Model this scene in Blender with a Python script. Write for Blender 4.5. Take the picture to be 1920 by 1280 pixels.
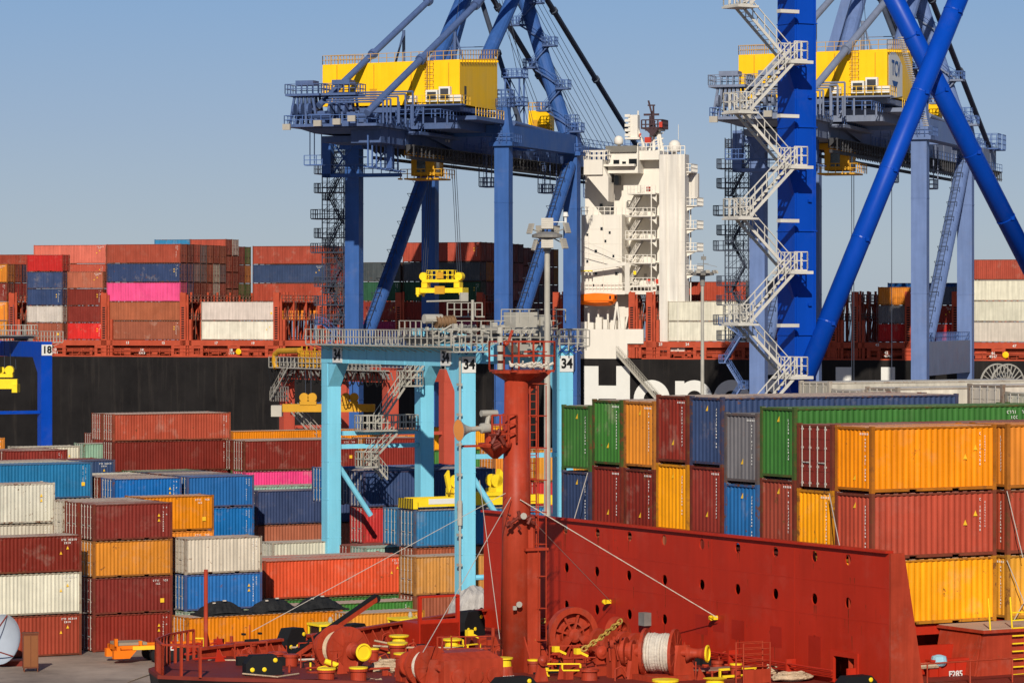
import bpy, math, random
from mathutils import Vector, Matrix
random.seed(7)
R=math.radians
for o in list(bpy.data.objects): bpy.data.objects.remove(o)
sc=bpy.context.scene
COL=sc.collection
# ---------------------------------------------------------------- camera
FPX,HOR,CZ=6500.0,580.0,24.0
cam=bpy.data.cameras.new('camera'); cam.lens=36*FPX/1920; cam.sensor_width=36; cam.clip_start=1; cam.clip_end=40000
cam.shift_y=-(640-HOR)/1920
camo=bpy.data.objects.new('camera',cam); COL.objects.link(camo)
camo.location=(0,0,CZ); camo.rotation_euler=(R(90),0,0); sc.camera=camo
# ---------------------------------------------------------------- light
SUN_EL,SUN_AZ=28.0,3.0      # azimuth: degrees to the left of straight behind the camera
w=bpy.data.worlds.new('World'); sc.world=w; w.use_nodes=True
nt=w.node_tree; bg=nt.nodes['Background']; sky=nt.nodes.new('ShaderNodeTexSky'); sky.sky_type='NISHITA'
sky.sun_disc=False; sky.sun_elevation=R(SUN_EL); sky.sun_rotation=R(180+SUN_AZ); sky.air_density=1.0; sky.dust_density=2.2; sky.ozone_density=2.0; sky.altitude=0
sky.dust_density=.4; sky.ozone_density=1.5
_tc=nt.nodes.new('ShaderNodeTexCoord'); _sp=nt.nodes.new('ShaderNodeSeparateXYZ'); nt.links.new(_tc.outputs['Generated'],_sp.inputs[0])
_cr=nt.nodes.new('ShaderNodeValToRGB'); nt.links.new(_sp.outputs['Z'],_cr.inputs[0]); _e=_cr.color_ramp.elements
_e[0].position=0; _e[0].color=(.37,.45,.545,1); _e[1].position=1; _e[1].color=(.015,.05,.17,1)
for _p,_c in((.018,(.36,.452,.56)),(.054,(.275,.39,.585)),(.089,(.205,.352,.605)),(.16,(.09,.20,.42)),(.4,(.03,.09,.26))): _x=_e.new(_p); _x.color=(*_c,1)
_ms=nt.nodes.new('ShaderNodeMix'); _ms.data_type='RGBA'; _ms.blend_type='MIX'; _ms.inputs[0].default_value=.86
_sc=nt.nodes.new('ShaderNodeVectorMath'); _sc.operation='SCALE'; _sc.inputs['Scale'].default_value=.085; nt.links.new(sky.outputs[0],_sc.inputs[0])
nt.links.new(_sc.outputs[0],_ms.inputs[6]); nt.links.new(_cr.outputs[0],_ms.inputs[7]); nt.links.new(_ms.outputs[2],bg.inputs[0]); bg.inputs[1].default_value=1.0
sl=bpy.data.lights.new('sun','SUN'); sl.energy=4.7; sl.angle=R(0.5); sl.color=(1,.925,.80)
so=bpy.data.objects.new('sun',sl); COL.objects.link(so)
sd=Vector((-math.sin(R(SUN_AZ))*math.cos(R(SUN_EL)),-math.cos(R(SUN_AZ))*math.cos(R(SUN_EL)),math.sin(R(SUN_EL))))
so.rotation_euler=sd.to_track_quat('Z','Y').to_euler(); so.location=(0,-50,120)
sc.view_settings.view_transform='Standard'; sc.view_settings.look='None'; sc.view_settings.exposure=0.0; sc.view_settings.gamma=1
# ---------------------------------------------------------------- frames
class Fr:
    def __init__(s,x,y,deg): s.x=x;s.y=y;s.a=R(deg);s.c=math.cos(s.a);s.s=math.sin(s.a)
    def w(s,lx,ly,z=0): return Vector((s.x+lx*s.c-ly*s.s, s.y+lx*s.s+ly*s.c, z))
    def l(s,X,Y): dx=X-s.x;dy=Y-s.y; return (dx*s.c+dy*s.s, -dx*s.s+dy*s.c)
    def ray(s,px,py,ax,val):
        o=s.l(0,0); dx,dy=(px-960)/FPX,1.0
        d=(dx*s.c+dy*s.s, -dx*s.s+dy*s.c)
        if ax==2: t=(CZ-val)/((py-HOR)/FPX)
        else: t=(val-o[ax])/d[ax]
        return Vector((o[0]+d[0]*t, o[1]+d[1]*t, CZ-(py-HOR)/FPX*t))
def P(px,py,D): return Vector(((px-960)/FPX*D, D, CZ-(py-HOR)/FPX*D))
# ---------------------------------------------------------------- mesh builder
class MB:
    def __init__(s): s.v=[];s.f=[];s.m=[];s.cm=0
    def add(s,vs,fs):
        n=len(s.v); s.v+= [tuple(p) for p in vs]; s.f+=[tuple(i+n for i in f) for f in fs]; s.m+=[s.cm]*len(fs); return s
    def box(s,x0,x1,y0,y1,z0,z1):
        return s.add([(x0,y0,z0),(x1,y0,z0),(x1,y1,z0),(x0,y1,z0),(x0,y0,z1),(x1,y0,z1),(x1,y1,z1),(x0,y1,z1)],
            [(0,3,2,1),(4,5,6,7),(0,1,5,4),(1,2,6,5),(2,3,7,6),(3,0,4,7)])
    def beam(s,a,b,w,h=None,w2=None,h2=None):
        a=Vector(a);b=Vector(b);h=h or w; d=(b-a)
        if d.length<1e-6: return s
        d.normalize(); up=Vector((0,0,1))
        if abs(d.z)>.98: up=Vector((0,1,0))
        x=d.cross(up).normalized(); z=x.cross(d).normalized(); w2=w2 or w; h2=h2 or h
        vs=[a-x*w/2-z*h/2,a+x*w/2-z*h/2,a+x*w/2+z*h/2,a-x*w/2+z*h/2,b-x*w2/2-z*h2/2,b+x*w2/2-z*h2/2,b+x*w2/2+z*h2/2,b-x*w2/2+z*h2/2]
        return s.add(vs,[(0,1,2,3),(7,6,5,4),(0,4,5,1),(1,5,6,2),(2,6,7,3),(3,7,4,0)])
    def tube(s,a,b,r,n=10,r2=None,cap=True):
        a=Vector(a);b=Vector(b);d=(b-a)
        if d.length<1e-6: return s
        d.normalize(); up=Vector((0,0,1))
        if abs(d.z)>.9: up=Vector((1,0,0))
        x=d.cross(up).normalized(); y=d.cross(x).normalized(); r2=r if r2 is None else r2
        vs=[];fs=[]
        for i in range(n):
            t=2*math.pi*i/n; k=x*math.cos(t)+y*math.sin(t); vs.append(a+k*r); vs.append(b+k*r2)
        for i in range(n):
            j=(i+1)%n; fs.append((2*i,2*j,2*j+1,2*i+1))
        if cap: fs.append(tuple(2*i for i in range(n))[::-1]); fs.append(tuple(2*i+1 for i in range(n)))
        return s.add(vs,fs)
    def path(s,pts,r,n=6,closed=False):
        pts=[Vector(p) for p in pts]
        for a,b in zip(pts,pts[1:]+([pts[0]] if closed else [])): s.tube(a,b,r,n)
        return s
    def lathe(s,c,prof,n=20,axis=(0,0,1)):
        # prof: list of (r, h) along axis
        c=Vector(c);ax=Vector(axis).normalized(); up=Vector((1,0,0)) if abs(ax.x)<.9 else Vector((0,1,0))
        x=ax.cross(up).normalized(); y=ax.cross(x).normalized(); vs=[];fs=[];m=len(prof)
        for r,h in prof:
            for i in range(n):
                t=2*math.pi*i/n; vs.append(c+ax*h+(x*math.cos(t)+y*math.sin(t))*max(r,1e-4))
        for k in range(m-1):
            for i in range(n):
                j=(i+1)%n; fs.append((k*n+i,k*n+j,(k+1)*n+j,(k+1)*n+i))
        fs.append(tuple(range(n))[::-1]); fs.append(tuple((m-1)*n+i for i in range(n)))
        return s.add(vs,fs)
    def prism(s,poly,a,b):
        # poly: list of 3d points, extruded by vector from a to b (offset vectors)
        a=Vector(a);b=Vector(b); n=len(poly)
        vs=[Vector(p)+a for p in poly]+[Vector(p)+b for p in poly]
        return s.add(vs,[tuple(range(n))[::-1],tuple(range(n,2*n))]+[(i,(i+1)%n,n+(i+1)%n,n+i) for i in range(n)])
    def rail(s,pts,h=1.1,step=1.5,r=.04,mid=1,closed=False):
        pts=[Vector(p) for p in pts]
        if closed: pts.append(pts[0])
        for a,b in zip(pts,pts[1:]):
            L=(b-a).length; n=max(1,int(L/step+.5))
            for k in range(n+1):
                p=a+(b-a)*k/n; s.beam(p,p+Vector((0,0,h)),2*r)
            for m in range(mid+1):
                z=Vector((0,0,h*(m+1)/(mid+1))); s.beam(a+z,b+z,2*r*.9)
        return s
    def cut(s):
        if not hasattr(s,'marks'): s.marks=[]
        s.marks.append((len(s.v),len(s.f))); return s
    def build_each(s,name,mat,parent):
        if not hasattr(s,'marks') or s.marks[-1][1]!=len(s.f): s.cut()
        v0=f0=0
        for v1,f1 in s.marks:
            q=MB(); q.v=s.v[v0:v1]; q.f=[tuple(i-v0 for i in f) for f in s.f[f0:f1]]; q.m=[0]*len(q.f)
            if q.f: q.build(name,mat,parent)
            v0,f0=v1,f1
    def build(s,name,mat,parent=None,smooth=False,mats=None):
        me=bpy.data.meshes.new(name); me.from_pydata(s.v,[],s.f)
        for m in (mats or [mat]): me.materials.append(m)
        if mats: me.polygons.foreach_set('material_index',s.m)
        if smooth: me.polygons.foreach_set('use_smooth',[True]*len(me.polygons))
        me.update()
        o=bpy.data.objects.new(name,me); COL.objects.link(o)
        if parent: o.parent=parent
        return o
def tag(o,label=None,cat=None,group=None,kind=None):
    for k,v in (('label',label),('category',cat),('group',group),('kind',kind)):
        if v: o[k]=v
    return o
def empty(name,loc,deg=0,label=None,cat=None,group=None):
    o=bpy.data.objects.new(name,None); o.location=loc; o.rotation_euler=(0,0,R(deg)); o.empty_display_size=.5; COL.objects.link(o)
    return tag(o,label,cat,group)
def copy_tree(o,parent=None):
    c=o.copy(); COL.objects.link(c)
    if parent: c.parent=parent
    for ch in [x for x in list(COL.objects) if x.parent==o]: copy_tree(ch,c)
    return c
# ---------------------------------------------------------------- materials
def paint(name,rgb=None,rough=.5,var=.12,scale=1.0,rust=0.0,metal=0,objcol=False,dust=0.0,streak=0.0,spec=.15,bump=0.0):
    m=bpy.data.materials.new(name); m.use_nodes=True; nt=m.node_tree; N=nt.nodes; L=nt.links; b=N['Principled BSDF']
    b.inputs['Roughness'].default_value=rough; b.inputs['Metallic'].default_value=metal; b.inputs['Specular IOR Level'].default_value=spec
    tc=N.new('ShaderNodeTexCoord'); oi=N.new('ShaderNodeObjectInfo')
    add=N.new('ShaderNodeVectorMath'); add.operation='ADD'; L.new(tc.outputs['Object'],add.inputs[0])
    mul=N.new('ShaderNodeVectorMath'); mul.operation='SCALE'; mul.inputs[0].default_value=(37,91,53); L.new(oi.outputs['Random'],mul.inputs['Scale']); L.new(mul.outputs[0],add.inputs[1])
    co=add.outputs[0]
    if objcol: base=oi.outputs['Color']
    else:
        c=N.new('ShaderNodeRGB'); c.outputs[0].default_value=(*rgb,1); base=c.outputs[0]
    n1=N.new('ShaderNodeTexNoise'); n1.inputs['Scale'].default_value=.55*scale; n1.inputs['Detail'].default_value=6; n1.inputs['Roughness'].default_value=.65; L.new(co,n1.inputs['Vector'])
    mr=N.new('ShaderNodeMapRange'); mr.inputs[1].default_value=.3; mr.inputs[2].default_value=.7; mr.inputs[3].default_value=1-var; mr.inputs[4].default_value=1+var; L.new(n1.outputs[0],mr.inputs[0])
    hs=N.new('ShaderNodeHueSaturation'); L.new(base,hs.inputs['Color']); L.new(mr.outputs[0],hs.inputs['Value'])
    out=hs.outputs[0]
    def mix(fac,colr):
        nonlocal out
        if objcol:
            w_=N.new('ShaderNodeMath'); w_.operation='MULTIPLY'; L.new(fac,w_.inputs[0]); L.new(oi.outputs['Alpha'],w_.inputs[1]); w_.use_clamp=True; fac=w_.outputs[0]
        x=N.new('ShaderNodeMix'); x.data_type='RGBA'; L.new(fac,x.inputs[0]); L.new(out,x.inputs[6]); x.inputs[7].default_value=(*colr,1); out=x.outputs[2]
    def ramp(src,a,b_,hi):
        r=N.new('ShaderNodeMapRange'); r.inputs[1].default_value=a; r.inputs[2].default_value=b_; r.inputs[3].default_value=0; r.inputs[4].default_value=hi; r.clamp=True; L.new(src,r.inputs[0]); return r.outputs[0]
    if dust:
        n=N.new('ShaderNodeTexNoise'); n.inputs['Scale'].default_value=.35*scale; n.inputs['Detail'].default_value=4; L.new(co,n.inputs['Vector'])
        mix(ramp(n.outputs[0],.2,.75,dust*1.5),(.42,.33,.27))
    if streak:
        mp=N.new('ShaderNodeMapping'); mp.inputs['Scale'].default_value=(4,4,.22); L.new(co,mp.inputs['Vector'])
        n=N.new('ShaderNodeTexNoise'); n.inputs['Scale'].default_value=scale; n.inputs['Detail'].default_value=6; L.new(mp.outputs[0],n.inputs['Vector'])
        r=N.new('ShaderNodeMapRange'); r.inputs[1].default_value=.3; r.inputs[2].default_value=.72; r.inputs[3].default_value=1+streak; r.inputs[4].default_value=1-2.2*streak; L.new(n.outputs[0],r.inputs[0])
        mu=N.new('ShaderNodeMath'); mu.operation='MULTIPLY'; L.new(r.outputs[0],mu.inputs[0]); L.new(mr.outputs[0],mu.inputs[1]); L.new(mu.outputs[0],hs.inputs['Value'])
        n=N.new('ShaderNodeTexNoise'); n.inputs['Scale'].default_value=scale*.7; n.inputs['Detail'].default_value=7; n.inputs['Roughness'].default_value=.7; L.new(mp.outputs[0] if 'hull' in name else co,n.inputs['Vector'])
        mix(ramp(n.outputs[0],.54,.72,streak*1.25),(.42,.34,.27))
    if rust:
        n=N.new('ShaderNodeTexNoise'); n.inputs['Scale'].default_value=2.2*scale; n.inputs['Detail'].default_value=9; n.inputs['Roughness'].default_value=.72; L.new(co,n.inputs['Vector'])
        mix(ramp(n.outputs[0],.66-.12*rust,.74-.1*rust,.85),(.13,.05,.02))
    L.new(out,b.inputs['Base Color'])
    rr=N.new('ShaderNodeMapRange'); rr.inputs[1].default_value=.3; rr.inputs[2].default_value=.7; rr.inputs[3].default_value=rough-.1; rr.inputs[4].default_value=min(1,rough+.15); L.new(n1.outputs[0],rr.inputs[0]); L.new(rr.outputs[0],b.inputs['Roughness'])
    if bump:
        bn=N.new('ShaderNodeBump'); bn.inputs['Strength'].default_value=bump; bn.inputs['Distance'].default_value=.05; n=N.new('ShaderNodeTexNoise'); n.inputs['Scale'].default_value=3*scale; n.inputs['Detail'].default_value=6; L.new(co,n.inputs['Vector']); L.new(n.outputs[0],bn.inputs['Height']); L.new(bn.outputs[0],b.inputs['Normal'])
    return m
M={}
M['cont']=paint('container_paint',objcol=True,rough=.5,var=.12,streak=.10,rust=.35)
M['controof']=paint('container_roof_paint',objcol=True,rough=.8,var=.12,dust=.62,rust=.3)
M['frame']=paint('container_frame_paint',objcol=True,rough=.6,var=.3,rust=1.15,scale=1.3)
M['rod']=paint('galvanised_rod',(.46,.42,.37),rough=.45,metal=.2,rust=.35)
M['rod_far']=paint('rod_red_brown',(.24,.10,.07),rough=.6,var=.4)
M['mark']=paint('stencil_white',(.8,.78,.72),rough=.6,var=.15)
M['mark_yellow']=paint('decal_yellow',(.85,.5,.03),rough=.6)
M['black']=paint('black_rubber',(.012,.012,.013),rough=.7)
M['lashgrey']=paint('lashing_grey_brown',(.22,.12,.09),rough=.6,var=.3)
M['hull']=paint('hull_black',(.0105,.009,.0088),rough=.5,var=.3,streak=.03,scale=.35)
M['ship_red']=paint('deck_red_far',(.40,.065,.03),rough=.55,var=.18,rust=.15)
M['white']=paint('ship_white',(.70,.655,.58),rough=.5,var=.03,streak=.02,scale=.5)
M['white_dim']=paint('reefer_white',(.78,.72,.60),rough=.5,var=.04,streak=.06)
M['glass']=paint('dark_glass',(.012,.014,.016),rough=.12,spec=.6)
M['craneblue']=paint('crane_blue',(.036,.100,.30),rough=.5,var=.10,streak=.06,scale=.6)
M['cranegrey']=paint('crane_greyblue',(.070,.112,.24),rough=.5,var=.1,streak=.06,scale=.6)
M['cranerail']=paint('crane_rail_blue',(.065,.12,.29),rough=.5)
M['darksteel']=paint('dark_steel',(.05,.05,.055),rough=.5,var=.2)
M['cable']=paint('steel_cable',(.045,.055,.08),rough=.5)
M['yellow']=paint('crane_yellow',(.88,.50,.008),rough=.45,var=.05,streak=.03,scale=.5)
M['yellowdirtyshade']=paint('dirty_shaded_yellow',(.55,.28,.02),rough=.5,var=.15,rust=.4)  # dirt and rust; base also darkened to carry the trolley cab's shade
M['nearblue']=paint('bright_blue',(.002,.052,.38),rough=.38,var=.06,streak=.03,scale=.5)
M['galv']=paint('galvanised_steel',(.40,.375,.32),rough=.5,var=.15,metal=.1)
M['galvlight']=paint('light_galvanised_steel',(.56,.53,.47),rough=.5,var=.12)
M['galvdark']=paint('weathered_grey_steel',(.20,.19,.175),rough=.55,var=.35)
M['cyan']=paint('light_blue_paint',(.20,.56,.72),rough=.42,var=.05,streak=.05,scale=.6)
M['redpaint']=paint('gantry_red',(.45,.075,.045),rough=.5,var=.1,rust=.2)
M['feeder']=paint('ship_red_paint',(.42,.025,.010),rough=.42,var=.10,streak=.04,rust=.05,scale=.7)
M['feederbright']=paint('ship_red_worn',(.37,.044,.019),rough=.45,var=.16,streak=.09,rust=.22,scale=1.3)
M['deckred']=paint('deck_paint',(.17,.025,.016),rough=.6,var=.22,rust=.4,scale=1)
M['rope']=paint('rope',(.48,.36,.24),rough=.9,var=.25,scale=6,bump=.5)
M['ropewhite']=paint('rope_white',(.55,.49,.41),rough=.9,var=.2,scale=6,bump=.5)
M['brightyellow']=paint('safety_yellow',(.85,.60,.02),rough=.45,var=.1,rust=.12,scale=3)
M['chain']=paint('chain_rusty_yellow',(.42,.27,.06),rough=.55,var=.3,rust=.7,scale=6)
M['wirecol']=paint('galvanised_wire',(.42,.38,.33),rough=.5)
M['orangeboat']=paint('lifeboat_orange',(.85,.16,.01),rough=.4,var=.05)
M['orangetruck']=paint('trailer_orange',(.80,.18,.01),rough=.45)
M['tarp']=paint('black_tarpaulin',(.018,.018,.018),rough=.6,var=.4,scale=3,bump=.8)
M['greytarp']=paint('grey_tarpaulin',(.40,.37,.34),rough=.5,var=.2,scale=3,bump=.9)
M['lampglass']=paint('lamp_glass',(.36,.33,.28),rough=.2)
M['signwhite']=paint('sign_white',(.66,.65,.61),rough=.5,var=.03)
M['signblack']=paint('sign_black',(.01,.01,.01),rough=.5)
M['horn']=paint('horn_inside_orange',(.80,.30,.07),rough=.5)
M['logo_blue']=paint('logo_blue',(.02,.08,.25),rough=.5)
M['dishgrey']=paint('dish_grey',(.36,.40,.46),rough=.5,var=.08)
M['terracotta']=paint('radar_red',(.5,.05,.03),rough=.5)
C={'maroon':(.21,.023,.014),'red-brown':(.36,.058,.030),'brown':(.36,.095,.045),'orange':(.73,.235,.004),'amber':(.76,.30,.005),
'navy':(.035,.06,.14),'slate':(.07,.09,.14),'blue':(.008,.12,.37),'light blue':(.02,.20,.42),'white':(.62,.57,.46),'red':(.52,.022,.02),'orange-red':(.74,.095,.035),
'green':(.045,.17,.03),'dark green':(.02,.08,.04),'pink':(.82,.06,.22),'grey':(.17,.17,.17),'dark grey':(.07,.08,.09),'pale green':(.28,.44,.33),'tan':(.55,.24,.06),'magenta':(.25,.02,.08),'salmon':(.55,.12,.07)}
# ---------------------------------------------------------------- containers
W=2.438
_cache={}
def corr(mb,x0,x1,z0,z1,side,y,dep=.042,pitch=.278,alongy=False):
    # vertical corrugation; side=-1 faces negative axis
    L=x1-x0; n=max(2,round(L/pitch)); p=L/n; prof=[]
    for i in range(n):
        a=x0+i*p; prof+= [(a,0),(a+p*.26,0),(a+p*.5,1),(a+p*.76,1)]
    prof.append((x1,0)); vs=[];fs=[]
    for a,d in prof:
        yy=y-side*dep*d
        for z in (z0,z1): vs.append((yy,a,z) if alongy else (a,yy,z))
    for i in range(len(prof)-1): fs.append((2*i,2*i+2,2*i+3,2*i+1))
    mb.add(vs,fs)
def cmeshes(L,Hh,reefer):
    k=(L,Hh,reefer)
    if k in _cache: return _cache[k]
    l=L/2; b=W/2; body=MB()
    r=.03
    if reefer:
        body.box(-l+.1,l-.1,-b+.03,b-.03,.16,Hh-.09)
    else:
        for s in(-1,1): corr(body,-l+.12,l-.12,.16,Hh-.10,s,s*(b-r))
        body.box(-l+.12,l-.12,-b+.09,b-.09,.14,Hh-.12)
        corr(body,-b+.12,b-.12,.16,Hh-.12,1,l-.04,alongy=True)
    body.cm=1
    if reefer: body.box(-l+.05,l-.05,-b+.05,b-.05,Hh-.085,Hh-.035)
    else:
        n=round(L/.42); p=(L-.2)/n
        body.box(-l+.06,l-.06,-b+.07,b-.07,Hh-.09,Hh-.05)
        for i in range(n): body.box(-l+.1+i*p,-l+.1+i*p+p*.5,-b+.12,b-.12,Hh-.05,Hh-.03)
    fr=MB(); t=.075
    for sx in(-1,1):
        for sy in(-1,1):
            x=sx*(l-.08); y=sy*(b-.08)
            fr.box(x-.08,x+.08,y-.08,y+.08,.12,Hh-.12)
            for z in(0,Hh-.12): fr.box(x-.085,x+.085,y-.085,y+.085,z,z+.12)
        x=sx*(l-.05); fr.box(x-.05,x+.05,-b+.16,b-.16,Hh-.13,Hh-.04); fr.box(x-.05,x+.05,-b+.16,b-.16,.09,.19)
    for sy in(-1,1):
        y=sy*(b-.04); fr.box(-l+.16,l-.16,y-.04,y+.04,Hh-.11,Hh-.045)
        if L<7:
            fr.box(-l+.16,-1.22,y-.04,y+.04,.045,.17); fr.box(-.86,.86,y-.04,y+.04,.045,.17); fr.box(1.22,l-.16,y-.04,y+.04,.045,.17); fr.box(-1.22,-.86,y-.035,y+.035,.12,.17); fr.box(.86,1.22,y-.035,y+.035,.12,.17)
        else: fr.box(-l+.16,l-.16,y-.04,y+.04,.055,.17)
    def dm(s):
        d=MB(); y0,y1=(-b+.17,-.01) if s<0 else (.01,b-.17)
        d.box(-l+.03,-l+.075,y0,y1,.18,Hh-.14)
        nb=5
        for i in range(nb):
            z=.24+i*(Hh-.46)/nb; d.box(-l+.012,-l+.03,y0+.07,y1-.07,z+.05,z+(Hh-.5)/nb-.03)
        return d
    def rm(s):
        d=MB(); y0,y1=(-b+.17,-.01) if s<0 else (.01,b-.17)
        for f in(.27,.78):
            y=y0+(y1-y0)*f; d.tube((-l-.02,y,.1),(-l-.02,y,Hh-.08),.024,6)
            for z in(.2,Hh*.33,Hh*.62,Hh-.25): d.box(-l-.03,-l+.015,y-.06,y+.06,z,z+.08)
            d.box(-l-.05,-l-.02,y-.30 if f>.5 else y,y if f>.5 else y+.30,Hh*.40,Hh*.40+.05)
        return d
    rv=MB() # reefer machinery end
    rv.box(-l+.03,-l+.09,-b+.17,b-.17,.18,Hh-.14)
    def gt(mb,name,mats):
        o=mb.build(name,None,None,mats=mats); COL.objects.unlink(o); me=o.data; bpy.data.objects.remove(o); return me
    _cache[k]=(gt(body,'body',[M['cont'],M['cont'] if reefer else M['controof']]),gt(fr,'frame',[M['frame']]),gt(dm(-1),'door',[M['cont']]),gt(dm(1),'door',[M['cont']]),gt(rm(-1),'lock_rod',[M['rod']]),gt(rm(1),'lock_rod',[M['rod']]))
    return _cache[k]
def markmesh(kind):
    k=('mark',kind)
    if k in _cache: return _cache[k]
    rnd=random.Random(kind); mb=MB()
    # drawn in x (right) / z plane around upper right corner, facing -y ; coordinates relative to (right end, top)
    def chars(x,z,n,vertical,h=.11):
        for i in range(n):
            if rnd.random()<.12: continue
            cx=x+(0 if vertical else i*h*1.0); cz=z-(i*h*1.5 if vertical else 0); w_=h*.6
            seg=rnd.choice([((0,0,.3,1),(0,.8,1,1),(0,0,1,.2)),((.35,0,.65,1),),((0,0,.3,1),(.7,0,1,1),(0,.4,1,.6)),((0,.8,1,1),(.7,0,1,1)),((0,0,1,.2),(0,.8,1,1),(.7,0,1,1),(0,0,.3,1))])
            for a,b_,c,d in seg: mb.add([(cx+a*w_,0,cz+b_*h),(cx+c*w_,0,cz+b_*h),(cx+c*w_,0,cz+d*h),(cx+a*w_,0,cz+d*h)],[(0,1,2,3)])
    if kind%3==0: chars(-.75,-.42,11,True); chars(-.5,-.42,4,True)
    elif kind%3==1:
        chars(-1.5,-.40,9,False,.13); chars(-1.3,-.62,4,False,.13)
    else: chars(-.85,-.40,9,True,.10); chars(-.6,-.5,10,True,.07)
    mb.cm=1
    if kind%2==0:
        for q in range(2):
            x=-1.15-.5*q*(kind%3>0); z=-1.0-.35*q; mb.add([(x,0,z),(x+.2,0,z),(x+.1,0,z+.22)],[(0,1,2)])
    if kind%4==1: mb.add([(-.95,0,-1.9),(-.65,0,-1.9),(-.65,0,-1.6),(-.95,0,-1.6)],[(0,1,2,3)])
    o=mb.build('marking',None,None,mats=[M['mark'],M['mark_yellow']]); COL.objects.unlink(o); me=o.data; bpy.data.objects.remove(o); _cache[k]=me
    return me
def endmark(kind):
    k=('endmark',kind)
    if k in _cache: return _cache[k]
    rnd=random.Random(kind+50); mb=MB()
    def q(x0,x1,z0,z1): mb.add([(x0,0,z0),(x1,0,z0),(x1,0,z1),(x0,0,z1)],[(0,1,2,3)])
    for i in range(13):
        if rnd.random()<.85: q(.72,.78,-.55-i*.13,-.48-i*.13); 
        if rnd.random()<.5: q(.72,.75,-.58-i*.13,-.48-i*.13)
    if kind%2: 
        for i in range(5): q(.5+i*.12-.1,.56+i*.12-.1,-.34,-.26)
    if kind%3!=2:
        for i in range(4):
            for sd_ in(-1,1): x=sd_*(.78+i*.09)-.03; mb.add([(x,-.03,-.11),(x+.04,-.03,-.11),(x+.07,-.03,-.03),(x+.03,-.03,-.03)],[(0,1,2,3)])
    mb.cm=1; z=rnd.choice([-.55,-.6,-2.1]); mb.add([(-.05,-.004,z),(.13,-.004,z),(.13,-.004,z+.24)],[(0,1,2)])
    o=mb.build('end_marking',None,None,mats=[M['mark'],M['mark_yellow']]); COL.objects.unlink(o); me=o.data; bpy.data.objects.remove(o); _cache[k]=me
    return me
def child(name,me,parent,color=None,loc=(0,0,0),rz=0,wear=1.0):
    o=bpy.data.objects.new(name,me); COL.objects.link(o); o.parent=parent; o.location=loc; o.rotation_euler=(0,0,rz)
    if color: o.color=(*color,wear)
    return o
NC=0
def container(cx,cy,z,deg,L,Hh,colour,label,group,flip=False,reefer=False,detail=2,mark=None):
    """cx,cy base centre; flip: doors at the +x end"""
    global NC; NC+=1
    rnd=random.Random(NC); c=Vector(C[colour]); f=rnd.uniform(.80,1.12); wr=rnd.choice([.4,.7,1.0,1.5,2.2,3.0])*(.3 if reefer else 1); c=Vector([max(0,min(.9,k*f*rnd.uniform(.95,1.05))) for k in c])
    if rnd.random()<.5: g=sum(c)/3; c=c*.93+Vector((g,g,g))*.07
    r=empty('shipping_container',(cx,cy,z),deg,label,'container',group)
    b,fm,d1,d2,r1,r2=cmeshes(L,Hh,reefer); rz=math.pi if flip else 0
    child('body',b,r,c,rz=rz,wear=wr); kf=rnd.uniform(.1,.45) if detail>1 else .2; fc=c*rnd.uniform(.5,.9)*(1-kf)+Vector((.12,.055,.03))*kf; child('frame',fm,r,fc,rz=rz,wear=max(.7,wr*.7))
    dc=c*rnd.uniform(.75,1.05)
    if detail>0:
        for d,k in((d1,r1),(d2,r2)):
            do=child('door',d,r,dc,rz=rz,wear=wr); ro=child('lock_rod',k,do)
            if detail==1: ro.material_slots[0].link='OBJECT'; ro.material_slots[0].material=M['rod_far']
    if mark is None: mark=rnd.choice([0,1,2,3,4,5,6,None])
    if mark is not None:
        m=child('marking',markmesh(mark),r,None,loc=(L/2,-W/2+.03-.046,Hh))
    if flip and group.endswith('red ship'): child('end_marking',endmark(rnd.randrange(6)),r,None,loc=(-L/2+.035,0,Hh),rz=-math.pi/2)
    return r
ORD=['top','second down','third down','fourth down','fifth down','sixth down']
def corner_to_centre(X,Y,deg,L):
    a=R(deg); return X+math.cos(a)*L/2-math.sin(a)*W/2, Y+math.sin(a)*L/2+math.cos(a)*W/2
def stackd(X,Y,z0,deg,L,tiers,desc,group,flip=False,reefer=(),skip=0,**kw):
    """X,Y: near-left corner of the long side; tiers bottom to top [(colour,h)]; skip: lower tiers nothing shows"""
    z=z0; n=len(tiers); cx,cy=corner_to_centre(X,Y,deg,L)
    for i,(c,h) in enumerate(tiers):
        if i>=skip and c:
            container(cx,cy,z,deg,L,h,c,f"{c} container, {ORD[n-1-i]} in {desc}",group,flip=flip,reefer=c=='white' and reefer,**kw)
        z+=h
S_,HC=2.591,2.896
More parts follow.
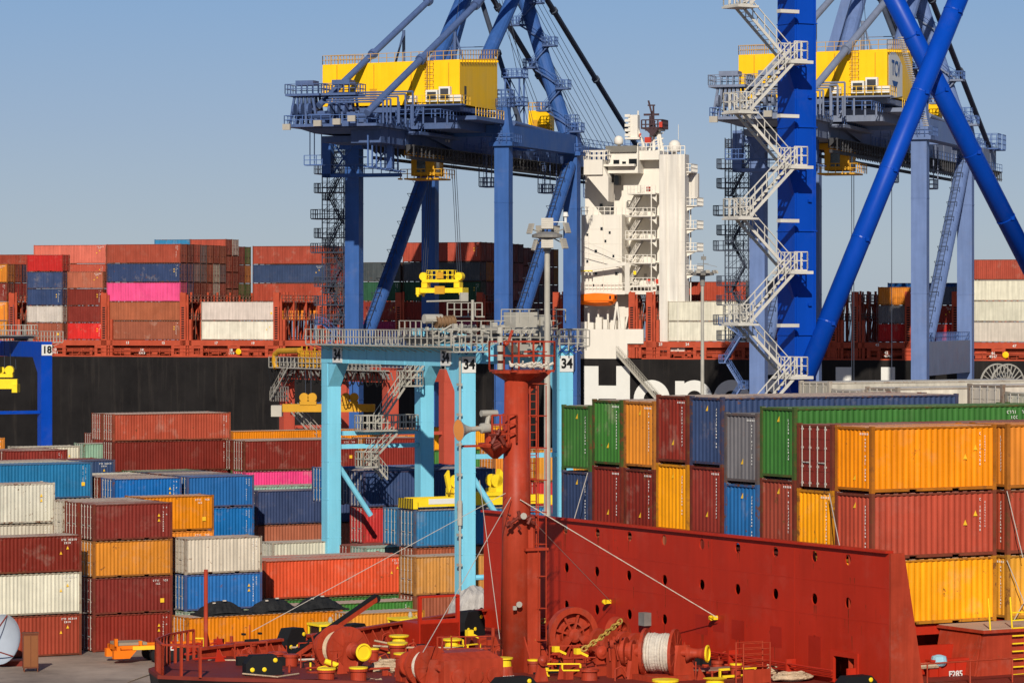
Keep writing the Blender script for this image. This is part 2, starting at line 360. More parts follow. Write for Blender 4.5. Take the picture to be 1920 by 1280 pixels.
# ================================================================ GROUND, WATER
def finish_mat(kind):
    m=bpy.data.materials.new(kind); m.use_nodes=True; nt=m.node_tree;N=nt.nodes;L=nt.links;b=N['Principled BSDF']; tc=N.new('ShaderNodeTexCoord')
    n=N.new('ShaderNodeTexNoise'); L.new(tc.outputs['Object'],n.inputs['Vector']); r=N.new('ShaderNodeValToRGB')
    if kind=='concrete':
        n.inputs['Scale'].default_value=.12; n.inputs['Detail'].default_value=8; n.inputs['Roughness'].default_value=.7
        r.color_ramp.elements[0].position=.35; r.color_ramp.elements[0].color=(.17,.13,.10,1); r.color_ramp.elements[1].position=.65; r.color_ramp.elements[1].color=(.40,.31,.24,1); b.inputs['Roughness'].default_value=.85
    else:
        n.inputs['Scale'].default_value=.3; n.inputs['Detail'].default_value=6; r.color_ramp.elements[0].color=(.01,.03,.04,1); r.color_ramp.elements[1].color=(.02,.05,.06,1); b.inputs['Roughness'].default_value=.15
        bn=N.new('ShaderNodeBump'); bn.inputs['Strength'].default_value=.4; L.new(n.outputs[0],bn.inputs['Height']); L.new(bn.outputs[0],b.inputs['Normal'])
    L.new(n.outputs[0],r.inputs[0]); L.new(r.outputs[0],b.inputs['Base Color']); return m
M['concrete']=finish_mat('concrete'); M['water']=finish_mat('water')
wt=MB(); wt.box(-12000,12000,-3000,15000,-14,-2.6); tag(wt.build('water',M['water']),kind='structure')
SF=Fr(0,505.5,-18.4)      # far ship: x along its side (to the right), y away
NF=Fr(13.9,134.0,30)      # near ship / yard axis
qa=NF.w(-1500,27.5); qb=NF.w(320,27.5); qc=SF.w(1400,-4); qd=SF.w(-1500,-4)
g=MB(); g.prism([(qa.x,qa.y,0),(qb.x,qb.y,0),(qc.x,qc.y,0),(qd.x,qd.y,0)],(0,0,-6),(0,0,0)); tag(g.build('ground',M['concrete']),kind='structure')
# ================================================================ YARD CONTAINERS
YA=30.0; YU=Vector((math.cos(R(YA)),math.sin(R(YA)))); YV=Vector((-YU.y,YU.x))
YG='containers stacked in the yard'
def total(t): return sum(h for _,h in t)
def yard(px,py,tiers,L,desc,anchor='L',rows=(),skip=0,flip=False,reefer=False,z0=0,pitch=2.72,rowskip=None,**kw):
    D=(CZ-z0-total(tiers))*FPX/(py-HOR); X=(px-960)/FPX*D; Y=D
    if anchor=='R': X-=YU.x*L; Y-=YU.y*L
    stackd(X,Y,z0,YA,L,tiers,desc,YG,flip=flip,skip=skip,reefer=reefer,**kw)
    for k,(t,d2) in enumerate(rows):
        k+=1; stackd(X+YV.x*pitch*k,Y+YV.y*pitch*k,z0,YA,L,t,d2,YG,flip=flip,skip=rowskip if rowskip is not None else max(0,len(t)-2),**kw)
    return Vector((X,Y,0))
T=6.058; F4=12.192
yard(153,1001,[('red-brown',HC),('white',HC),('maroon',S_)],F4,'the leftmost front stack','R',mark=4)
yard(103,904,[('red-brown',HC),('white',HC),('white',HC),('white',HC)],F4,'the white stack at the left edge','R',skip=2,mark=6)
yard(175,945,[('maroon',S_),('maroon',S_),('orange',S_),('maroon',S_)],T,'the front stack behind the orange trailer',rows=[([('brown',S_),('maroon',S_),('orange',S_),('maroon',S_)],'the second row of that front stack'),([('brown',S_),('maroon',S_),('maroon',S_),('white',S_)],'the third row of that front stack')],mark=None)
yard(401,927,[('brown',S_),('orange',S_),('orange',S_),('orange',S_)],T,'the orange stack behind the front stack','R',skip=1,mark=1)
yard(212,897,[('navy',S_)]*2+[('blue',S_)]*2,T,'the left blue stack in mid yard',rows=[([('maroon',S_)]*4,'the row behind the left blue stack'),([('slate',S_)]*4,'the second row behind the left blue stack'),([('white',S_)]*4,'the third row behind the left blue stack')],skip=1,rowskip=3,mark=0)
yard(351,893,[('navy',S_)]+[('blue',S_)]*3,T,'the right blue stack in mid yard',rows=[([('slate',S_)]*4,'the row behind the right blue stack'),([('maroon',S_)]*4,'the second row behind the right blue stack'),([('slate',S_)]*4,'the third row behind the right blue stack'),([('green',S_)]*4,'the fourth row behind the right blue stack')],skip=1,rowskip=3,mark=3)
yard(173,866,[('maroon',HC),('white',HC),('white',HC),('light blue',HC)],F4,'the stack beyond the white stack','R',rows=[([('white',HC)]*4,'the pale-roofed row beyond'),([('maroon',HC)]*4,'the maroon-roofed row beyond')],skip=2,rowskip=3,mark=5)
yard(216,861,[('navy',HC),('navy',S_),('navy',HC),('navy',S_)],F4,'the stack left of the tall maroon stack','R',skip=2,rows=[([('maroon',HC),('navy',S_),('navy',HC),('maroon',S_)],'the row beyond the navy stack')],rowskip=3)
yard(127,842,[('maroon',HC)]*4,T,'the small stack behind the blue roof','R',rows=[([('maroon',HC)]*4,'the row behind that small stack')],skip=2,rowskip=3)
yard(150,835,[('white',HC)]*4,T,'the pale stack near the blue gantry leg','R',skip=2,flip=True)
yard(157,831,[('pale green',S_),('pale green',HC),('pale green',HC),('pale green',S_)],T,'the pale green stack in the far yard',skip=2)
yard(9,820,[('orange',HC)]*4,T,'the far stack at the left edge','R',skip=2)
yard(176,812,[('orange',HC),('orange',HC),('maroon',HC),('maroon',HC)],T,'the far stack by the tall maroon stack',skip=2)
c0=yard(434,808,[('slate',S_),('slate',HC),('green',HC),('orange',S_)],F4,'the far orange row, left length',skip=2,mark=None)
for i,nm in((1,'middle length'),(2,'right length')):
    stackd(c0.x+YU.x*12.5*i*.985,c0.y+YU.y*12.5*i*.985,0,YA,F4,[('slate',S_),('slate',HC),('green',HC),('amber' if i==2 else 'orange',S_)],'the far orange row, '+nm,YG,skip=2)
yard(212,776,[('brown',HC),('navy',HC),('maroon',HC),('maroon',HC),('red-brown',S_)],F4,'the tall maroon stack',skip=2,mark=3,rows=[([('brown',HC)]*4+[('red-brown',S_)],'the row behind the tall maroon stack')],rowskip=4)
yard(457,826,[('brown',HC),('slate',HC),('pink',HC),('maroon',HC)],F4,'the stack over the pink container',skip=1,mark=None,rows=[([('brown',HC),('slate',HC),('maroon',HC),('maroon',HC)],'the row behind the pink container')],rowskip=3)
yard(481,920,[('red-brown',HC),('brown',HC),('navy',HC)],F4,'the mid stack beside the blue stack',skip=1,rows=[([('green',HC),('brown',HC),('pale green',HC+.25)],'the pale green row behind the navy one')],rowskip=2,mark=None)
yard(495,1051,[('green',S_),('orange-red',HC)],F4,'the front centre stack',rows=[([('green',S_),('orange-red',HC)],'the row behind the front centre stack')],rowskip=1,mark=4)
yard(500,1137,[('green',S_)],F4,'the low row before the orange-red one',mark=None)
yard(347,1009,[('pale green',S_),('blue',S_),('white',S_)],T,'the rusty white and blue stack',mark=None)
oc=yard(350,1157,[('orange',S_)],F4,'the low row under the black tarpaulins',mark=None)
yard(655,1150,[('amber',S_)],T,'the low row behind the yellow cab',mark=None)
yard(640,1012,[('white',HC),('white',HC)],T,'the gap beside the light blue leg','R')
yard(684,1026,[('maroon',HC),('pale green',S_)],T,'the short pale green stack',rows=[([('maroon',HC),('maroon',S_)],'the row behind the short pale green stack')],rowskip=1)
# centre: slate forty footer over a red twenty footer
q=yard(682,884,[('maroon',S_),('slate',HC),('red',HC),('slate',S_+.3)],T,'the stack under the long slate container',skip=3,mark=None) if 0 else None
D=13.03*FPX/(884-HOR); X=(682-960)/FPX*D
stackd(X,D,0,YA,T,[('red-brown',S_),('maroon',S_),('red',HC)],'the stack under the long navy container',YG,mark=0)
stackd(X+YU.x*6.2,D+YU.y*6.2,0,YA,T,[('red-brown',S_),('maroon',S_),('maroon',HC)],'the second stack under the long navy container',YG,skip=1)
stackd(X,D,8.078,YA,F4,[('navy',HC)],'the centre stack behind the yellow spreader',YG,mark=5)
for k,c in((1,'slate'),(2,'navy'),(3,'blue')): stackd(X+YV.x*2.72*k+.6,D+YV.y*2.72*k,8.078,YA,F4,[(c,HC)],f'row {["two","three","four"][k-1]} behind the yellow spreader',YG)
lb=yard(777,956,[('maroon',HC),('brown',HC),('light blue',HC)],F4,'the stack under the yellow spreader',skip=1,mark=None,rows=[([('maroon',HC),('brown',HC),('light blue',HC)],'the row behind the light blue one')],rowskip=2)
yard(777,1043,[('brown',HC),('tan',HC)],T,'the stack left of the light blue leg foot',mark=None)
yard(706,822,[('orange',HC),('slate',HC),('orange',HC),('maroon',HC)],T,'the far stack behind the zigzag stair',skip=2,mark=None,rows=[([('orange',HC)]*4,'the orange row behind the zigzag stair')],rowskip=2)
yard(925,842,[('orange',HC),('navy',HC),('red',HC),('orange',HC)],T,'the far stack left of the mast',skip=1)
yard(1003,842,[('orange',HC),('navy',HC),('red',HC),('amber',HC)],T,'the far stack right of the mast',skip=1)
# ================================================================ NEAR SHIP CONTAINERS
Z0=11.7; NG='containers on the red ship'; PR=2.62
def ncont(r,t,L,tiers,desc,flip=True,skip=0,**kw):
    p=NF.w(t,r*PR); stackd(p.x,p.y,Z0,30,L,tiers,desc,NG,flip=flip,skip=skip,**kw)
ncont(0,0,T,[('amber',S_),('red-brown',S_),('orange',S_)],'the near corner stack on the red ship',mark=None)
ncont(0,6.6,T,[('amber',S_),('red-brown',S_),('orange',S_)],'the stack at the right edge',mark=0)
ncont(1,0,F4,[('amber',S_),('amber',S_),(None,S_)],'the row with white door rods',mark=None)
p=NF.w(0,PR); container(*corner_to_centre(p.x,p.y,30,F4),Z0+2*S_,30,F4,S_,'maroon','maroon container with white door rods, top row beside the near orange one',NG,mark=None)
ncont(2,0,F4,[('maroon',S_),('red-brown',HC),('green',HC)],'the long green row',mark=None)
ncont(2,12.5,F4,[('maroon',S_),('red-brown',HC),('green',HC)],'the long green row further aft',skip=0,mark=None)
ncont(1,12.5,F4,[('maroon',S_),('red-brown',S_),('maroon',S_)],'the row before the green one further aft',skip=0,mark=None)
ncont(3,0,F4,[('maroon',S_),('blue',S_),('grey',HC)],'the grey-topped row')
ncont(4,0,F4,[('maroon',HC),('maroon',HC),('navy',HC)],'the long navy row',mark=None)
ncont(5,0,F4,[('brown',HC),('amber',HC),('maroon',HC)],'the row left of the navy one')
ncont(6,0,F4,[('brown',S_),('maroon',HC),('orange',HC)],'the row with the left orange end')
ncont(7,0,F4,[('brown',S_),('maroon',HC),('green',HC)],'the wider green-topped row')
ncont(8,0,F4,[('brown',S_),('navy',S_),('green',HC)],'the leftmost green-topped row')
for r,e,nm in((8,.32,'first'),(7,0,'second'),(6,.15,'third'),(3,.42,'fourth'),(2,.12,'fifth')):
    p=NF.w(12.8 if r>5 else 12.9,r*PR+ (0.5 if r<5 else 0)); container(*corner_to_centre(p.x,p.y,30,F4),Z0+2*HC+e,30,F4,HC,'white',f'white refrigerated container, {nm} from the left along the white row','white refrigerated containers',reefer=True,mark=None)
for r in(4,5): 
    p=NF.w(12.8,r*PR); container(*corner_to_centre(p.x,p.y,30,F4),Z0+HC+2.2,30,F4,HC,'white',f'white refrigerated container roof, {"right" if r==4 else "left"} of the lower pair in the white row','white refrigerated containers',reefer=True,mark=None)
# ================================================================ FAR SHIP CONTAINERS
FG='containers on the black ship'; ZD=19.4
def far(px,L,rows,desc,anchor='L',x0=None,ends=False,detail=1):
    """rows: {row index: tiers or (tiers,skip)} ; px at row 0"""
    if x0 is None:
        x0=SF.ray(px,0,1,0).x
        if anchor=='R': x0-=L
    for k,t in rows.items():
        skip=0
        if isinstance(t,tuple): t,skip=t
        p=SF.w(x0,k*2.5); nm=desc if k==0 else f"row {['','two','three','four','five','six','seven','eight','nine','ten','eleven','twelve','thirteen','fourteen','fifteen'][k]} of {desc}"
        stackd(p.x,p.y,ZD,-18.4,L,t,nm,FG,flip=True,skip=skip,detail=detail)
    return x0
rc=random.Random(5); ENDC=['maroon','red-brown','brown','maroon','orange','red-brown','maroon','grey','salmon','brown','navy','red','white']
def rt(n,h=HC,cs=ENDC): return [(rc.choice(cs),h) for _ in range(n)]
far(14,F4,{0:[('orange',HC),('orange',HC),('maroon',HC),('orange',HC)],1:rt(4),2:rt(4),3:rt(4),5:(rt(5,2.65),4),6:(rt(5,2.65),4),7:(rt(5,2.65),4)},'the far left ship bay','R')
x=far(50,T,{0:[('brown',S_),('white',S_),('navy',S_),('navy',S_),('red',S_)],1:(rt(5,S_),1)},'the red-topped short bay')
far(126,T,{0:[('red',S_),('maroon',S_),('maroon',S_),('brown',S_)]},'the four-high short bay')
far(0,F4,{1:([('maroon',HC)]*3+[('red-brown',HC),('salmon',HC)],3)},'the salmon-topped bay',x0=SF.ray(63,0,1,2.5).x)
cs3=['maroon','red-brown','brown','grey','maroon','white','navy']
b3={0:[('brown',HC),('brown',HC),('pink',HC),('navy',HC),('red-brown',HC)]}
for k in range(1,7): b3[k]=(rt(5,HC,cs3+['pink'] if k==3 else cs3),0)
for k in(8,): b3[k]=(rt(6,S_,['brown','maroon','white','red-brown']),1)
for k in(9,10): b3[k]=(rt(5,HC,['orange','brown','green','orange','maroon']),2)
xb3=far(200,F4,b3,'the pink-striped bay')
far(0,T,{7:([('brown',S_)]*5+[('light blue',S_)],5)},'the highest blue box bay',x0=xb3)
far(0,T,{7:([('brown',S_)]*3+[('maroon',S_),('red-brown',S_),('red-brown',S_)],2)},'the highest red box bay',x0=xb3+6.1)
p=SF.ray(377,0,1,0).x
for i in(0,1):
    q=SF.w(p,0); container(*corner_to_centre(q.x,q.y,-18.4,F4),ZD+i*HC,-18.4,F4,HC,'white',f'white refrigerated container, {"upper" if i else "lower"} of the pair left of the lashing bridge',FG,reefer=True,flip=True,mark=None)
far(0,F4,{8:([('brown',HC)]*2+[('red-brown',HC),('navy',HC),('red-brown',HC)],2),9:(rt(5),1),10:(rt(5),1),11:(rt(5),1)},'the bay behind the white pair',x0=p)
b6={0:[('magenta',HC),('maroon',HC),('dark green',HC),('dark grey',HC),('red-brown',HC)]}
for k in range(1,15): b6[k]=rt(5,HC if k<8 else 2.80,['red-brown','brown','maroon','red-brown','orange','grey','salmon'])
xb6=far(755,F4,b6,'the tall bay behind the yellow spreader')
far(0,T,{0:[('magenta',HC),('maroon',HC),('dark green',HC),('dark grey',HC)]},'the short bay beside the dark stack',x0=xb6-6.4)
p=SF.ray(1252,0,1,0).x
for i in(0,1):
    q=SF.w(p,0); container(*corner_to_centre(q.x,q.y,-18.4,F4),ZD+i*HC,-18.4,F4,HC,'white',f'white refrigerated container, {"upper" if i else "lower"} of the pair behind the thin light mast',FG,reefer=True,flip=True,mark=None)
far(0,F4,{4:([('brown',HC)]*2+[('red-brown',HC)],2)},'the bay right of the white superstructure',x0=p)
far(1398,T,{0:rt(3,HC,['grey','maroon','dark grey']),1:rt(3,HC,['grey','maroon','dark grey'])},'the bay behind the grey stair')
far(1646,T,{0:[('red',S_),('grey',S_),('orange',S_)]},'the short orange-topped bay')
far(1714,T,{0:[('red',S_),('maroon',S_),('slate',S_)]},'the bay between the blue-grey legs')
far(0,F4,{2:([('brown',HC),('maroon',HC),('blue',S_)],2)},'the bay between the blue-grey legs',x0=SF.ray(1650,0,1,0).x)
p=SF.ray(1816,0,1,0).x
for i in range(4):
    q=SF.w(p,0); container(*corner_to_centre(q.x,q.y,-18.4,F4),ZD+i*HC,-18.4,F4,HC,'white' if i<3 else 'red-brown',(f'white refrigerated container, {["lowest","middle","highest white"][i]} in the bay at the right edge' if i<3 else 'red-brown container on top of three white ones at the right edge'),FG,reefer=i<3,flip=True,mark=None)
for k in(1,2): far(0,F4,{k:([('white',HC)]*3+[('maroon',HC)],1)},'the right edge bay',x0=p)
# ================================================================ TEXT AND SMALL HELPERS
def textmesh(txt,size,bold=.0,depth=.01):
    cu=bpy.data.curves.new('t','FONT'); cu.body=txt; cu.size=size; cu.offset=bold*size; cu.extrude=depth; cu.align_x='CENTER'; cu.align_y='CENTER'; cu.resolution_u=3
    o=bpy.data.objects.new('t',cu); COL.objects.link(o); dg=bpy.context.evaluated_depsgraph_get(); me=bpy.data.meshes.new_from_object(o.evaluated_get(dg)); bpy.data.objects.remove(o); me.materials.clear(); return me
def sign(name,txt,size,mat,parent,loc,rz=0,bold=.02,sx=1):
    me=textmesh(txt,size,bold); me.materials.append(mat); o=bpy.data.objects.new(name,me); COL.objects.link(o); o.parent=parent; o.location=loc; o.rotation_euler=(R(90),0,rz); o.scale=(sx,1,1); return o
def flight(st,rl,a,b,wv,n=None,hr=1.0,r=.026):
    """stair flight from a to b (centres), wv half width vector: stringers+treads into st, handrails into rl"""
    a=Vector(a);b=Vector(b);wv=Vector(wv); n=n or max(3,int(abs(b.z-a.z)/.24))
    for s in(-1,1):
        st.beam(a+wv*s,b+wv*s,.05,.17)
        p=a+wv*s;q=b+wv*s;u=Vector((0,0,hr)); rl.beam(p+u,q+u,2*r); rl.beam(p+u*.5,q+u*.5,1.5*r)
        for k in range(5): c=p.lerp(q,k/4); rl.beam(c,c+u,1.6*r)
    d=(b-a); d.z=0; d.normalize(); d*=.13
    for k in range(n):
        c=a.lerp(b,(k+.5)/n); st.add([c-wv-d,c+wv-d,c+wv+d,c-wv+d],[(0,1,2,3)])
def zigzag(st,rl,x0,x1,y0,y1,z0,z1,rise,wid=.38):
    z=z0;k=0
    while z<z1-.1:
        zt=min(z1,z+rise); ya=y0 if k%2==0 else y1
        xa,xb=(x0+.7,x1-.7) if k%2==0 else (x1-.7,x0+.7)
        yy=(y0+wid) if k%2==0 else (y1-wid)
        flight(st,rl,(xa,yy,z),(xb,yy,zt),(0,wid,0))
        xe=x1 if k%2==0 else x0; s=-1 if k%2==0 else 1
        st.box(min(xe,xe+s*.9),max(xe,xe+s*.9),y0,y1,zt-.08,zt)
        rl.rail([(xe+s*.9,y0,zt),(xe,y0,zt),(xe,y1,zt),(xe+s*.9,y1,zt)],1.0,.5,.03)
        z=zt;k+=1
def cage(mb,x,y,z0,z1,dx=0,dy=1,w_=.5,d=.7):
    for s in(-1,1): mb.beam((x+s*w_/2*(1-dx),y+s*w_/2*dx,z0),(x+s*w_/2*(1-dx),y+s*w_/2*dx,z1),.05)
    z=z0
    while z<z1: 
        mb.beam((x-w_/2*(1-dx),y-w_/2*dx,z),(x+w_/2*(1-dx),y+w_/2*dx,z),.035)
        z+=.35
    z=z0+2
    while z<z1:
        pts=[(x-w_*.55*(1-dx)*1,y-w_*.55*dx,z),(x-w_*.6*(1-dx)-dx*d,y-(1-dx)*d-w_*.6*dx,z),(x+w_*.6*(1-dx)-dx*d,y-(1-dx)*d+w_*.6*dx,z),(x+w_*.55*(1-dx),y+w_*.55*dx,z)]
        mb.path(pts,.025,4); z+=.9
    for s in(-1,1): mb.beam((x+s*w_*.6*(1-dx)-dx*d,y-(1-dx)*d+s*w_*.6*dx,z0+2),(x+s*w_*.6*(1-dx)-dx*d,y-(1-dx)*d+s*w_*.6*dx,z1),.04)
# ================================================================ SHIP-TO-SHORE CRANES
KO=(-21.04,462.0); K=Fr(*KO,-18.4)
def make_crane():
    r=empty('gantry_crane',(KO[0],KO[1],0),-18.4); B_=M['craneblue'];G_=M['cranegrey'];RL=M['cranerail']
    LX,LY=21.0,30.0
    for x,y in((0,0),(LX,0),(0,LY),(LX,LY)):
        m=MB(); m.box(x-1,x+1,y-.85,y+.85,3.8,45.4)
        for z in(12,26,38): m.box(x-1.04,x+1.04,y-.89,y+.89,z,z+.08)
        m.build('leg',B_,r)
        m=MB(); m.box(x-4,x+4,y-.6,y+.6,2.2,3.8); m.box(x-3.6,x-.6,y-.4,y+.4,.9,2.2); m.box(x+.6,x+3.6,y-.4,y+.4,.9,2.2)
        for k in(-3.2,-2.2,-1.2,1.2,2.2,3.2): m.tube((x+k,y-.25,.45),(x+k,y+.25,.45),.45,12)
        m.build('bogie',M['darksteel'],r)
    for x in(0,LX):
        m=MB(); m.box(x-.8,x+.8,.85,LY-.85,15.6,19.9); m.build('portal_beam',G_,r)
        q=MB(); q.rail([(x-.7,1,19.9),(x-.7,LY-1,19.9)],1.1,1.6,.04); q.rail([(x+.7,1,19.9),(x+.7,LY-1,19.9)],1.1,1.6,.04); q.build('railing',RL,r)
        m=MB(); m.box(x-.9,x+.9,.9,LY-.9,45.6,48.2); m.build('top_beam',B_,r)
        t=MB(); 
        a=Vector((x,4.5,20.2)); b=Vector((x,LY-1.2,44)); t.tube(a,b,.95,18)
        for k in range(14):
            c=a.lerp(b,(k+.5)/14); t.lathe(c,[(.98,-.06),(.98,.06)],16,axis=b-a)
        t.build('diagonal_brace',B_,r,smooth=False)
        lad=MB(); off=Vector((0,-.95,.75)); 
        for s in(-.3,.3): lad.beam(a+off+Vector((s,0,0)),b+off+Vector((s,0,0)),.07)
        for k in range(40): c=a.lerp(b,k/40)+off; lad.beam(c+Vector((-.3,0,0)),c+Vector((.3,0,0)),.05)
        for k in range(12):
            c=a.lerp(b,(k+.5)/12); lad.path([c+Vector((-.5,-.6,.5)),c+Vector((-.7,-1.3,1.1)),c+Vector((.7,-1.3,1.1)),c+Vector((.5,-.6,.5))],.04,4)
        lad.build('brace_ladder',M['cable'],r)
    m=MB(); m.box(1,LX-1,-.8,.8,46.7,48.2); m.build('cross_beam',B_,r)
    m=MB(); m.box(1,LX-1,LY-.8,LY+.8,46.2,48.8); m.build('cross_beam',B_,r)
    # tapered tops on the landside legs and seaside legs
    for x,y,h in((LX,0,50.5),(0,0,49.5),(LX,LY,50),(0,LY,50)):
        m=MB(); m.beam((x,y,45.9),(x,y,h),2.7,2.2,1.4,1.2); m.box(x-1.6,x+1.6,y-1.3,y+1.3,45.4,45.9); m.build('leg_head',B_,r)
        q=MB(); q.rail([(x-1.9,y-1.7,45.9),(x+1.9,y-1.7,45.9),(x+1.9,y+1.7,45.9)],1.1,.9,.035); q.rail([(x-.8,y-.8,h),(x+.8,y-.8,h),(x+.8,y+.8,h),(x-.8,y+.8,h)],1.1,.8,.035,closed=True); cage(q,x,y-1.35,46,h+1); q.build('leg_railing',RL,r)
    # girder and boom
    m=MB(); m.box(8.4,12.4,-23,99,45.0,48.4); 
    for yy in range(-20,98,6): m.box(8.34,12.46,yy,yy+.12,45.0,48.45)
    m.build('boom_girder',G_,r)
    m=MB()
    y=-14.0
    while y<98:
        m.prism([(12.4,y,45.0),(13.5,y,45.0),(12.4,y,43.9)],(0,0,0),(0,.25,0)); m.box(12.45,13.6,y+.3,y+.9,43.9,44.0); m.box(13.45,13.6,y,y+.2,43.6,45.0)
        m.prism([(8.4,y,45.0),(7.3,y,45.0),(8.4,y,43.9)],(0,0,0),(0,.25,0)); y+=1.5
    m.box(12.4,13.6,-14,98,45.0,45.12); m.box(7.2,8.4,-14,98,45.0,45.12); m.box(12.5,12.9,-14,98,43.3,43.7); m.box(7.9,8.3,-14,98,43.3,43.7)
    m.build('trolley_rail',M['darksteel'],r)
    q=MB(); q.rail([(12.3,32,48.4),(12.3,98.8,48.4),(8.5,98.8,48.4)],1.1,2,.04); q.rail([(13.5,6,45.1),(13.5,98,45.1)],1.1,2,.035)
    for yy in (93,97): q.box(10,13.8,yy,yy+2.5,48.4,48.6); q.rail([(10,yy,48.6),(13.8,yy,48.6),(13.8,yy+2.5,48.6)],2.2,.9,.05,mid=2)
    q.build('boom_railing',RL,r)
    # maintenance baskets hanging under the boom
    for yy in(14,40,62):
        q=MB(); q.box(12.8,14.6,yy,yy+3,40.6,40.75); q.rail([(12.8,yy,40.7),(14.6,yy,40.7),(14.6,yy+3,40.7),(12.8,yy+3,40.7)],1.2,.7,.05,closed=True)
        for dx,dy in((0,0),(1.8,0),(1.8,3),(0,3)): q.beam((12.8+dx,yy+dy,40.7),(12.8+dx,yy+dy,46.5),.12)
        cage(q,13.7,yy,41,47); q.build('hanging_basket',G_,r)
    # side plates joining girder to frame
    m=MB(); m.prism([(12.4,-3.5,48.4),(12.4,2.8,48.4),(12.4,5,45.0),(12.4,-6,46.4)],(0,0,0),(.5,0,0)); m.build('gusset_plate',G_,r)
    # rear platform
    xl=K.ray(533,237,1,-26).x; xr=K.ray(706,237,1,-26).x
    m=MB(); m.box(xl,xr,-26,-14,46.95,47.3); m.prism([(xl+1,-24,46.9),(xl+2.5,-22,46.3),(xr-1,-22,46.1),(xr-.5,-24,46.9)],(0,0,0),(0,9,0)); m.box(xl+3,xr-1,-21,-13,45.2,46.0); m.box(xl+3,xr+1.5,-14,3,46.4,46.8)
    m.build('rear_platform',G_,r)
    q=MB(); q.rail([(xl,-14,47.3),(xl,-26,47.3),(xr,-26,47.3),(xr,-14,47.3)],1.1,1.2,.045); q.rail([(xr,-19,48.2),(xr+6,-19,48.2),(xr+6,-8,48.2)],1.1,1.2,.045)
    q.rail([(xr+1.2,-14,46.9),(xr+1.2,3,46.9)],1.1,1.2,.045); q.build('platform_railing',RL,r)
    rnd=random.Random(3)
    for px_ in(576,644):
        c=K.ray(px_,200,1,-22); x=c.x; m=MB()
        for dx in(-1.5,-.9,-.3,.3,.9,1.5):
            for dy in(-1.2,1.2): m.beam((x+dx*1.25,-22+dy,47.3),(x+dx*.8,-22+dy,51.2),.28)
        m.box(x-2.3,x+2.3,-23.8,-20.2,51.0,51.3); m.box(x-1.2,x+1.2,-23,-21,52.4,53.0); m.box(x-1.5,x+1.5,-23,-21,49.2,49.5)
        for dx in(-1,0,1): m.tube((x+dx-.15,-23.9,49.3),(x+dx+.15,-23.9,49.3),.75,14)
        m.rail([(x-2.3,-23.8,51.3),(x+2.3,-23.8,51.3),(x+2.3,-20.2,51.3),(x-2.3,-20.2,51.3)],1.2,.8,.05,closed=True); m.build('sheave_frame',G_,r)
    m=MB()
    for k in range(14):
        x=rnd.uniform(xl+1,xr-1); y=rnd.uniform(-25.5,-16); h=rnd.uniform(.5,1.8); m.box(x,x+rnd.uniform(.5,1.6),y,y+1,47.3,47.3+h)
        if k%3==0: m.tube((x-1,y-.3,48.3),(x+2,y-.3,48.3),.3,10)
    for k in range(5):
        y=-25+k*.8; z=50+k*.35; m.path([(xl+5,y,z),(xr+.5+k*.7,y,z),(xr+.5+k*.7,y,47.3)],.13,6)
    for k in range(6):
        x=xr+1+k*1.0; m.path([(x,-25+k*1.7,50.3-k*.25),(x,-25+k*1.7,47.4)],.13,6)
    m.build('winch_equipment',G_,r)
    # hanging access cage right of the platform
    m=MB()
    for k in range(8):
        a=K.ray(690+k*8,250+k*1.5,1,-24+k*1.7); m.beam(a,a-Vector((0,0,4.2)),.17); m.box(a.x-.4,a.x+.9,a.y-.5,a.y+.5,a.z-4.3,a.z-4.15)
    a=K.ray(728,250,1,-17); m.beam(a,(a.x,a.y,42.0),.4); b=K.ray(733,250,1,-17); m.beam(b,(b.x,b.y,42.0),.35); m.beam((a.x-2,a.y,42.1),(a.x+.2,a.y,45),.15)
    m.build('access_cage',RL,r)
    # lower trolley walkway
    a=K.ray(607,333,1,-8); b=K.ray(750,333,1,-8); m=MB(); m.box(a.x,b.x,-8.6,-7.2,a.z,a.z+.45); m.box(a.x,a.x+1.2,-8.6,-7.4,a.z,46.5)
    for k in range(4): m.beam((a.x+1.5,-8,a.z+.4+k*1.1),(a.x+6,-8,a.z+.4+k*1.1),.15)
    m.beam((a.x+1.2,-8,a.z+.4),(a.x+4.5,-8,46),.2); m.beam((a.x+4.5,-8,a.z+.4),(a.x+1.2,-8,46),.2); m.build('trolley_access_beam',B_,r)
    q=MB(); q.rail([(a.x,-8.6,a.z+.45),(b.x,-8.6,a.z+.45)],1.2,1.2,.045)
    c=K.ray(573,311,1,-20); d=K.ray(607,311,1,-20); q.box(c.x,d.x,-20.5,-19.5,c.z,c.z+.15); q.rail([(c.x,-20.5,c.z+.1),(d.x,-20.5,c.z+.1)],1.2,.9,.045)
    for xx in (c.x+.6,c.x+1.2,d.x-.3): q.beam((xx,-20,c.z),(xx,-20,46.8),.1)
    q.build('walkway_railing',RL,r)
    # machinery house
    xr_=19.8; xl_=K.ray(605,150,1,-14).x; m=MB(); z0,z1=50.2,55.9
    m.add([(xl_,-14,z0),(xr_,-14,z0),(xr_,1,z0),(xl_,1,z0),(xl_,-14,z1-.3),(xr_,-14,z1),(xr_,1,z1+1.1),(xl_,1,z1+.8)],[(0,3,2,1),(4,5,6,7),(0,1,5,4),(1,2,6,5),(2,3,7,6),(3,0,4,7)])
    k=xl_
    while k<xr_-.5: m.box(k,k+.05,-14.03,-14,z0,z1-.35); k+=2.02
    for i in range(14): m.box(xr_-.2,xr_+.25,-13.8+i*1.1,-13.5+i*1.1,z1-.35+i*.07,z1-.1+i*.07)
    h=m.build('machinery_house',M['yellow'],r)
